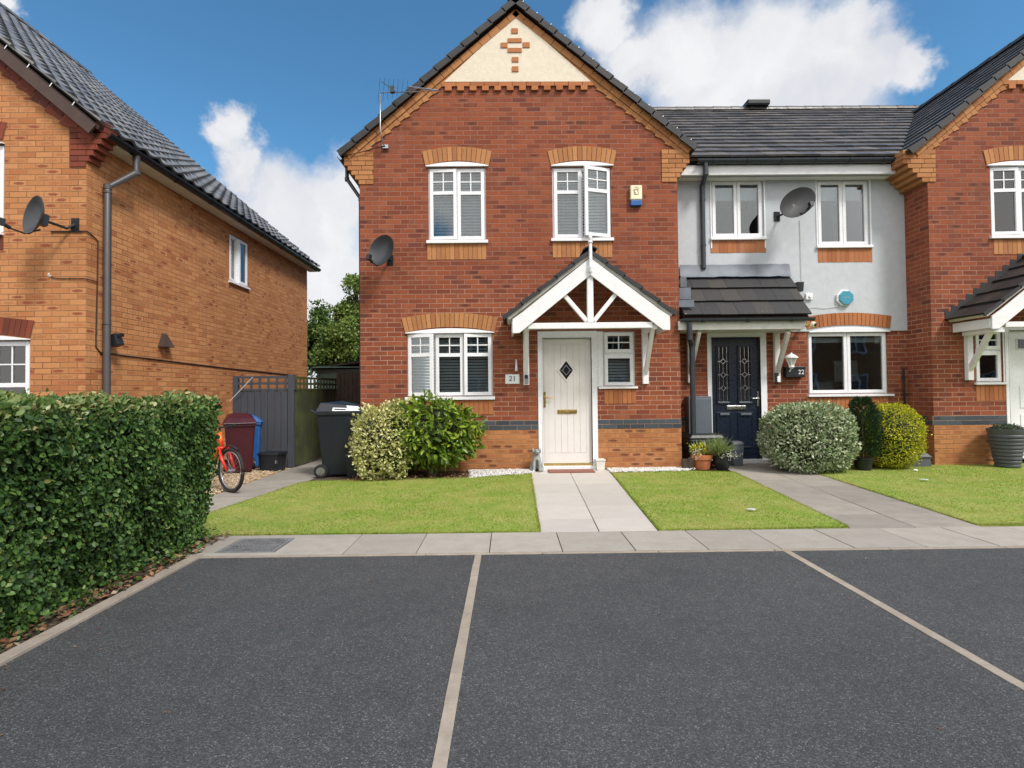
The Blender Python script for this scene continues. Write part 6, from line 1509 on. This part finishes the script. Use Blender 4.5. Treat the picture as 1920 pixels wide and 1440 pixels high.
# dark tub and grey lidded bin behind the pots
x0 = onY(1287,840,8.75)[0]; t_ = thing('storage_tub',(x0+.28,8.75,0),'black round topped storage tub behind the flower pots','storage tub'); mb = MB(); mb.tbox((x0+.26,8.72),.50,.34,.56,.40,.04,.46); mb.build('body','black_plastic',t_,bevel=.03); mb = MB(); mb.tbox((x0+.26,8.72),.60,.44,.48,.34,.462,.53); mb.build('lid','black_plastic',t_,bevel=.02)
x0 = onY(1380,850,8.72)[0]; t_ = thing('kitchen_caddy',(x0,8.72,0),'small grey bin with pale lid in front of the navy door','bin'); mb = MB(); mb.tbox((x0,8.72),.15,.16,.19,.20,.0,.34); mb.build('body','meter_grey',t_,bevel=.012); mb = MB(); mb.tbox((x0,8.72),.21,.22,.17,.17,.342,.40); mb.build('lid','grey_planter',t_,bevel=.015)
x0,y0 = onZ(1281,882,0); x1 = onZ(1303,882,0)[0]; mb = MB()
for i in range(2): mb.box(x0+(x1-x0)*i/2+.003,x0+(x1-x0)*(i+1)/2-.003,8.30,8.36,-.01,.17)
tag(mb.build('wooden_edging','fence_brown'),'low brown wooden edging boards left of the terracotta pot','edging')
# doormat
a = onZ(1029,887.5,0); b = onZ(1117,887.5,0); mb = MB(); mb.box(a[0],b[0],a[1]-.02,YF-.08,.004,.022); tag(mb.build('doormat','doormat',bevel=.004),'reddish brown doormat under the cream door','doormat')
# ribbed planter
ry = 7.90; rx = onY(1888,830,8.16)[0]; prof = [(.14,0)]; 
for i in range(9): z = .02+i*.056; r0 = .145+i*.0095; prof += [(r0,z),(r0+.012,z+.012),(r0+.012,z+.036),(r0+.002,z+.050)]
prof += [(.236,.545),(.242,.60)]
rp = pot((rx,ry+.26,0),prof,'grey_planter','tall ribbed grey planter by the white front door at right','planter','planter',n=36)
cmv = MB(); cmv.ball((rx,ry+.26,.575),.20,.20,.075,14,8); cmv.build('plant_core','bush_core',rp)
def dome_leaves(parent, c, r, k, s, mat, tmpl=LEAFS, name='foliage', nz=1.0, lump=0.12, zmin=-1):
    u = unit(rnd3(k)); u = u[u[:,2] > zmin]; k = len(u); ph = rng.random(3)*6
    q = 1+lump*(np.sin(u[:,0]*5+ph[0])*np.cos(u[:,1]*6+ph[1])+.6*np.sin(u[:,2]*8+u[:,0]*7+ph[2]))
    pos = np.array(c)+u*np.array(r)*(q*rng.uniform(.80,1.02,k)**1)[:,None]
    ax = unit(u*.8+rnd3(k)*.65+[0,0,.25]); return scatter(name,*tmpl,pos,ax,unit(u+rnd3(k)*.3),rng.uniform(s[0],s[1],k),mat,parent)
dome_leaves(rp,(rx,ry+.26,.575),(.21,.21,.09),1500,(.015,.03),'conifer_leaf',zmin=-.1)
# grey plinth box by the wall corner
x0 = onY(1706,850,8.3)[0]; x1 = onY(1745,850,8.3)[0]; t_ = thing('step_box',(x0,8.3,0),'low grey plastic step in the corner beside the golden bush','step'); mb = MB(); mb.tbox(((x0+x1)/2-.03,8.55),.42,.5,.40,.48,.0,.15); mb.build('base','grey_planter',t_,bevel=.01); mb = MB(); mb.tbox(((x0+x1)/2-.03,8.55),.46,.54,.34,.42,.152,.22); mb.build('top','grey_planter',t_,bevel=.02)
# odds and ends dropped on the right hand lawn
for (px,py,s,mt,lb) in ((1717,886,.07,'stone_white','crumpled white scrap on the right lawn nearer the golden bush'),(1733,904,.10,'render_grey','flat pale scrap on the right lawn, nearer the path'),(1409,961,.09,'render_grey','pale scrap of plastic on the middle lawn')):
    x,y = G(px,py); mb = MB(); mb.ball((x,y,.035),s*.5,s*.3,s*(.22 if mt=='stone_white' else .06),9,5,lump=.5,seed=px); tag(mb.build('litter_scrap',mt),lb,'litter')
# ================================================================== vegetation
# clipped hedge along the left kerb
hd = thing('hedge',(-3.1,3.0,0),'clipped dense green hedge with pale new growth on top, left foreground','hedge')
HX0, HX1, HY0, HY1, HT = -4.35, -2.46, 1.2, 4.62, 1.215
cb = MB()
def hedge_pt(u, face):
    pass
nx_, ny_, nz_ = 10, 24, 10
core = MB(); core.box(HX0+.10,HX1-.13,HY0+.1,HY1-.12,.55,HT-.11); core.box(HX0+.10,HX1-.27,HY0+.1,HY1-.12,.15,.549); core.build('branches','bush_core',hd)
def box_surface(k, faces):
    A = {'side':(HY1-HY0)*HT,'top':(HX1-HX0)*(HY1-HY0),'end':(HX1-HX0)*HT}; out = []
    return out
def lumpy(a, b, s): return .035*np.sin(a*3.1+s)*np.cos(b*4.3+s*2)+.022*np.sin(a*9+b*7+s)+.015*np.sin(b*17-a*13)
def inset(z): return .0-.15*np.clip(1.0-z,0,1)-.12*np.clip(.25-z,0,1)
def hedge_face(name, k, kind, mat, s0, s1, tilt):
    if kind == 'side':
        y = rng.uniform(HY0,HY1,k); z = HT*rng.uniform(0.0,1,k)**.9; bulge = inset(z); x = HX1+lumpy(y,z,0)+bulge-rng.uniform(0,1,k)**2*.14
        rnd_ = np.clip((z-(HT-.12))/.12,0,1)**2*.07+np.clip((y-(HY1-.12))/.12,0,1)**2*.06; x -= rnd_; n_ = np.tile([1,0,.15],(k,1))
    elif kind == 'top':
        x = rng.uniform(HX0,HX1,k); y = rng.uniform(HY0,HY1,k); z = HT+lumpy(x,y,1)-rng.uniform(0,1,k)**2*.12; z -= np.clip((x-(HX1-.1))/.1,0,1)**2*.05; n_ = np.tile([0,0,1.],(k,1))
    else:
        z = rng.uniform(.0,HT,k); x = HX0+(HX1+inset(z)-HX0)*rng.random(k); y = HY1+lumpy(x,z,2)-rng.uniform(0,1,k)**2*.12; n_ = np.tile([0,1.,.1],(k,1))
        y = y-np.clip((x-(HX1-.12))/.12,0,1)**2*.05
    pos = np.column_stack([x,y,z]); tang = unit(np.cross(n_, rnd3(k))); ax = unit(tang*1.0+n_*tilt[0]+np.array([0,0,tilt[1]])+rnd3(k)*.35); up = unit(n_+rnd3(k)*.45)
    return scatter(name,*LEAF,pos,ax,up,rng.uniform(s0,s1,k),mat,hd)
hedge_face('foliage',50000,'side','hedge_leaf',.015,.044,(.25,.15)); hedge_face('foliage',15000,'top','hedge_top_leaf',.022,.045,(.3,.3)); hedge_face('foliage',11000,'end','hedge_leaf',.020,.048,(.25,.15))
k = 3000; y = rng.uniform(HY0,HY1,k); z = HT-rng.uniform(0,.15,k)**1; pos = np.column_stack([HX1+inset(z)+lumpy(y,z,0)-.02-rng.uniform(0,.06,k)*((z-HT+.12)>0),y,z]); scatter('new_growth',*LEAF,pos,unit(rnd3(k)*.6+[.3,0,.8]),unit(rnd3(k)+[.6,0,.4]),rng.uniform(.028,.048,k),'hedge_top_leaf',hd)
k = 700; c_ = np.repeat(np.column_stack([rng.uniform(HX0,HX1-.02,70),rng.uniform(HY0,HY1,70),np.full(70,HT)]),10,0); pos = c_+np.column_stack([rng.normal(0,.010,k),rng.normal(0,.010,k),np.tile(np.linspace(-.02,.055,10),70)*np.repeat(rng.uniform(.4,1.3,70),10)]); scatter('shoots',*LEAF,pos,unit(rnd3(k)+[0,0,.8]),unit(rnd3(k)),rng.uniform(.018,.036,k),'hedge_top_leaf',hd)['kind'] = 'stuff'
# low sprigs and dead leaves at its foot
k = 900; pos = np.column_stack([rng.uniform(XK-.20,XK-.05,k),rng.uniform(HY0,HY1,k),rng.uniform(.0,.14,k)]); scatter('low_sprigs',*LEAF,pos,unit(rnd3(k)+[.4,0,.3]),unit(rnd3(k)+[0,0,1]),rng.uniform(.02,.04,k),'hedge_leaf',hd)
st = MB(); r_ = random.Random(4)
for i in range(26):
    y = HY0+(HY1-HY0)*i/26+r_.uniform(-.05,.05); x = r_.uniform(-3.2,-2.72); st.tube([(x,y,0),(x+r_.uniform(-.05,.08),y+r_.uniform(-.1,.1),.25),(x+r_.uniform(-.1,.1),y+r_.uniform(-.15,.15),.6)],.018,6,rs=[.02,.014,.008])
st.build('stem','bark',hd)

def bush(name, label, cat, c, r, k, s, mat, tmpl, zc=None, core=.80, group=None, lump=.10, stems=True, shell=(.74,1.0), droop=0.0, top=None, flat=0.0, power=None):
    zc = zc if zc is not None else r[2]; t_ = thing(name,(c[0],c[1],0),label,cat,group)
    cc = np.array([c[0],c[1],zc]); u = unit(rnd3(k)); ph = rng.random(4)*6
    if power:      # squarer, clipped outline
        m_ = (np.abs(u)**power).sum(1)**(1/power); u2 = u/m_[:,None]
    else: u2 = u
    q = 1+lump*(np.sin(u[:,0]*6+ph[0])*np.cos(u[:,1]*5+ph[1])+.7*np.sin(u[:,2]*9+u[:,0]*8+ph[2])+.4*np.sin(u[:,1]*15+u[:,2]*13+ph[3]))
    pos = cc+u2*np.array(r)*(q*(shell[0]+(shell[1]-shell[0])*rng.random(k)**.6))[:,None]; keep = pos[:,2] > .02; pos, u = pos[keep], u[keep]; k = len(pos)
    stray = rng.random(k) < .035; pos[stray] += u[stray]*(rng.random(int(stray.sum()))*.075)[:,None]
    ax = unit(u*.75+rnd3(k)*.6+np.array([0,0,.25-droop])); scatter('foliage',*tmpl,pos,ax,unit(u*.8+rnd3(k)*.4+[0,0,.5]),rng.uniform(s[0],s[1],k),mat,t_)
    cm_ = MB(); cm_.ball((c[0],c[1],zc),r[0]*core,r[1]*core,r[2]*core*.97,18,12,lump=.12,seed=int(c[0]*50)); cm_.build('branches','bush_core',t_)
    if stems:
        sm = MB(); r_ = random.Random(int(c[0]*91))
        for i in range(7):
            a = r_.uniform(0,6.28); sm.tube([(c[0]+.05*math.cos(a),c[1]+.05*math.sin(a),0),(c[0]+.14*math.cos(a)*r[0]*2,c[1]+.1*math.sin(a),zc*.35),(c[0]+.3*r[0]*math.cos(a)*2,c[1]+.3*r[1]*math.sin(a)*1.2,zc*.9)],.012,6,rs=[.018,.012,.006])
        sm.build('stem','bark',t_)
    return t_
# laurel-like bush and cream variegated bush under the front window
g0 = onZ(815,893,0); sc_ = 1000/7.95
cx, cz = onY(815,825,7.95); rx = 88/sc_
bush('green_bush','glossy green leafy bush under the front window of the brick house','bush',(cx-.05,7.93),(.74,.46,.50),3000,(.085,.135),'laurel_leaf',([(0,0,0),(.35,.17,.03),(.7,.15,.0),(1,0,-.10),(.7,-.15,.0),(.35,-.17,.03),(.5,0,-.03)],LEAF[1]),zc=.66,droop=.45,core=.78,lump=.08,shell=(.70,1.0))
cx, cz = onY(718,825,7.75)
bush('variegated_bush','pale cream variegated bush beside the black wheelie bin','bush',(cx-.005,7.80),(.44,.40,.54),6500,(.032,.060),'variegated_cream',LEAFS,zc=.52,core=.80,lump=.10,power=2.6)
cx, cz = onY(768,790,8.05)
bush('variegated_bush','upper spread of the cream variegated shrub against the wall behind the green bush','bush',(cx-.05,8.12),(.36,.30,.30),2200,(.030,.055),'variegated_cream',LEAFS,zc=.84,core=.7,stems=True)
# neighbours' clipped bushes
Yv = 8.05; cx, _ = onY(1518,815,Yv); rr = 84/(1000/Yv)
bush('variegated_bush','large clipped green and white variegated bush right of the navy door','bush',(cx-.02,Yv+.05),(rr*.91,.56,.51),12000,(.030,.060),'variegated_green',LEAFS,zc=.50,core=.86,lump=.035,power=2.9,shell=(.84,1.0))
Yg_ = 8.15; cx, _ = onY(1671,810,Yg_); rr = 52/(1000/Yg_)
bush('golden_bush','round clipped golden yellow bush by the brick corner','bush',(cx+.03,Yg_+.1),(rr*1.02,.42,.49),13000,(.018,.036),'golden_leaf',LEAFS,zc=.50,core=.88,lump=.03,power=2.5,shell=(.86,1.0))
Yc_ = 8.05; cx, _ = onY(1617,800,Yc_)
ct = thing('potted_conifer',(cx,Yc_,0),'dark green dwarf conifer in a black pot between the two clipped bushes','potted tree')
mb = MB(); mb.lathe([(.10,0),(.13,.17),(.14,.175),(.14,.20),(.12,.2)],(cx,Yc_,0),24); mb.build('pot','black_plastic',ct,smooth=True,auto=35); mb = MB(); mb.tube([(cx,Yc_,.15),(cx,Yc_,.9)],.014,8); mb.build('trunk','bark',ct)
k = 5200; h = rng.random(k); rad = .25*np.sqrt(np.clip(1-((h-.38)/.64)**2,0.02,1))*rng.uniform(.5,1,k); th = rng.random(k)*6.283; pos = np.column_stack([cx+rad*np.cos(th),Yc_+rad*np.sin(th),.22+h*.86]); scatter('foliage',*LEAFN,pos,unit(np.column_stack([np.cos(th),np.sin(th),np.full(k,1.4)])+rnd3(k)*.3),unit(rnd3(k)),np.column_stack([rng.uniform(.04,.075,k)]*1+[rng.uniform(.03,.06,k)]*2),'conifer_leaf',ct)
# tall trees behind, seen between the houses
def tree(label, base, H, crown, k, s, mat, group='trees behind the houses', nb=34, seed=1):
    t_ = thing('tree',(base[0],base[1],0),label,'tree',group); r_ = np.random.default_rng(seed); pr = random.Random(seed)
    tr = MB(); tr.tube([(base[0],base[1],0),(base[0]+.1,base[1],H*.35),(base[0]-.05,base[1],H*.8)],.15,8,rs=[.20,.14,.04]); tip = []
    (cx,cz),(rx_,ry_,rz_) = crown
    for i in range(nb):
        u = unit(r_.normal(size=3)); q = r_.uniform(.35,.85); c = np.array([cx+u[0]*rx_*q, base[1]+u[1]*ry_*q, cz+u[2]*rz_*q]); tip.append(c)
        if i % 2 == 0: tr.tube([(base[0],base[1],H*.4+pr.random()*H*.2),((base[0]+c[0])/2,(base[1]+c[1])/2,c[2]-.3),tuple(c)],.04,6,rs=[.07,.04,.012])
    tr.build('trunk','bark',t_); pos = []
    for c in tip:
        m_ = k//nb; u = unit(r_.normal(size=(m_,3))); rr_ = r_.uniform(.35,.60)*min(rx_,rz_); pos.append(c+u*rr_*(r_.random((m_,1))**.4)*[1,1,.75])
    pos = np.concatenate(pos); k = len(pos); scatter('crown',*LEAFS,pos,unit(rnd3(k)+[0,0,-.25]),unit(rnd3(k)+[0,0,.8]),rng.uniform(s[0],s[1],k),mat,t_); return t_
def tb(px,py,Y): return onY(px,py,Y)
def T(px,py,Y,w,h): x,z = onY(px,py,Y); s_ = Y/1000; return (x,z),(w*s_/2,w*s_/2,h*s_/2)
for (lab,px,py,Y,w,h,kk,s,mt,sd_) in (
  ('dense green tree directly behind the left house corner',600,640,19,100,150,9000,(.09,.16),'tree_leaf',3),
  ('tall tree against the brick house edge, its top above the others',672,600,17,90,200,16000,(.07,.13),'tree_leaf_light',5),
  ('lighter yellow green tree in the gap between the houses',632,650,15.8,95,110,7000,(.07,.12),'tree_leaf_light',8),
  ('low leafy tree above the dark shed roof',640,705,16.6,110,90,6000,(.07,.12),'tree_leaf',9)):
    cr = T(px,py,Y,w,h); tree(lab,(cr[0][0],Y),cr[0][1]+cr[1][2],cr,kk,s,mt,seed=sd_)

# houses across the road behind the camera: they show only as reflections in the window panes
def far_house(x0, x1, Y, label, brick='brick_buff'):
    t_ = thing('brick_house',(x0,Y,0),label,'house','houses across the road'); w = MB(); hs = []
    n = 2; dx = (x1-x0)/n
    for i in range(n):
        c = x0+dx*(i+.5); hs += [(c-.6,c+.6,.9,2.1),(c-.5,c+.5,3.4,4.6)]
    wall_xz(w,x0,x1,0,5.0,Y,hs,depth=-.1); w.box(x0,x1,Y-7,Y-.001,0,4.99) if False else None
    w.add([(x0,Y,0),(x0,Y-7,0),(x0,Y-7,5),(x0,Y,5)],[(0,1,2,3)]); w.add([(x1,Y,0),(x1,Y-7,0),(x1,Y-7,5),(x1,Y,5)],[(0,1,2,3)]); w.build('wall',brick,t_,fix=False)
    r = MB(); r.polyext([(x0-.2,Y+.3,4.9),(x0-.2,Y-3.5,7.6),(x0-.2,Y-7.3,4.9)],(x1-x0+.4,0,0)); r.build('roof','tile_dark',t_)
    for h in hs:
        f = MB(); a,b,c,d = h
        for bx in ((a,a+.07,c,d),(b-.07,b,c,d),(a+.07,b-.07,c,c+.07),(a+.07,b-.07,d-.07,d),((a+b)/2-.04,(a+b)/2+.04,c+.07,d-.07)): f.box(bx[0],bx[1],Y-.08,Y-.02,bx[2],bx[3])
        f_ = f.build('window','upvc',t_); p = MB(); p.box(a+.06,b-.06,Y-.10,Y-.085,c+.06,d-.06); p.build('pane','dark_glass',f_)
for a,b,lb in ((-14,-7.5,'brick house across the road, reflected at the far left'),(-6.5,0,'brick house across the road left of the gap, seen only as a reflection'),(1.5,8,'brick house across the road mirrored in the lower windows'),(9,15.5,'brick house across the road beyond the mirrored one, seen in reflection'),(17,23.5,'brick house across the road mirrored in the rendered house window'),(24,30.5,'brick house across the road farthest to the right, seen in reflection')):
    far_house(a,b,-15,lb)
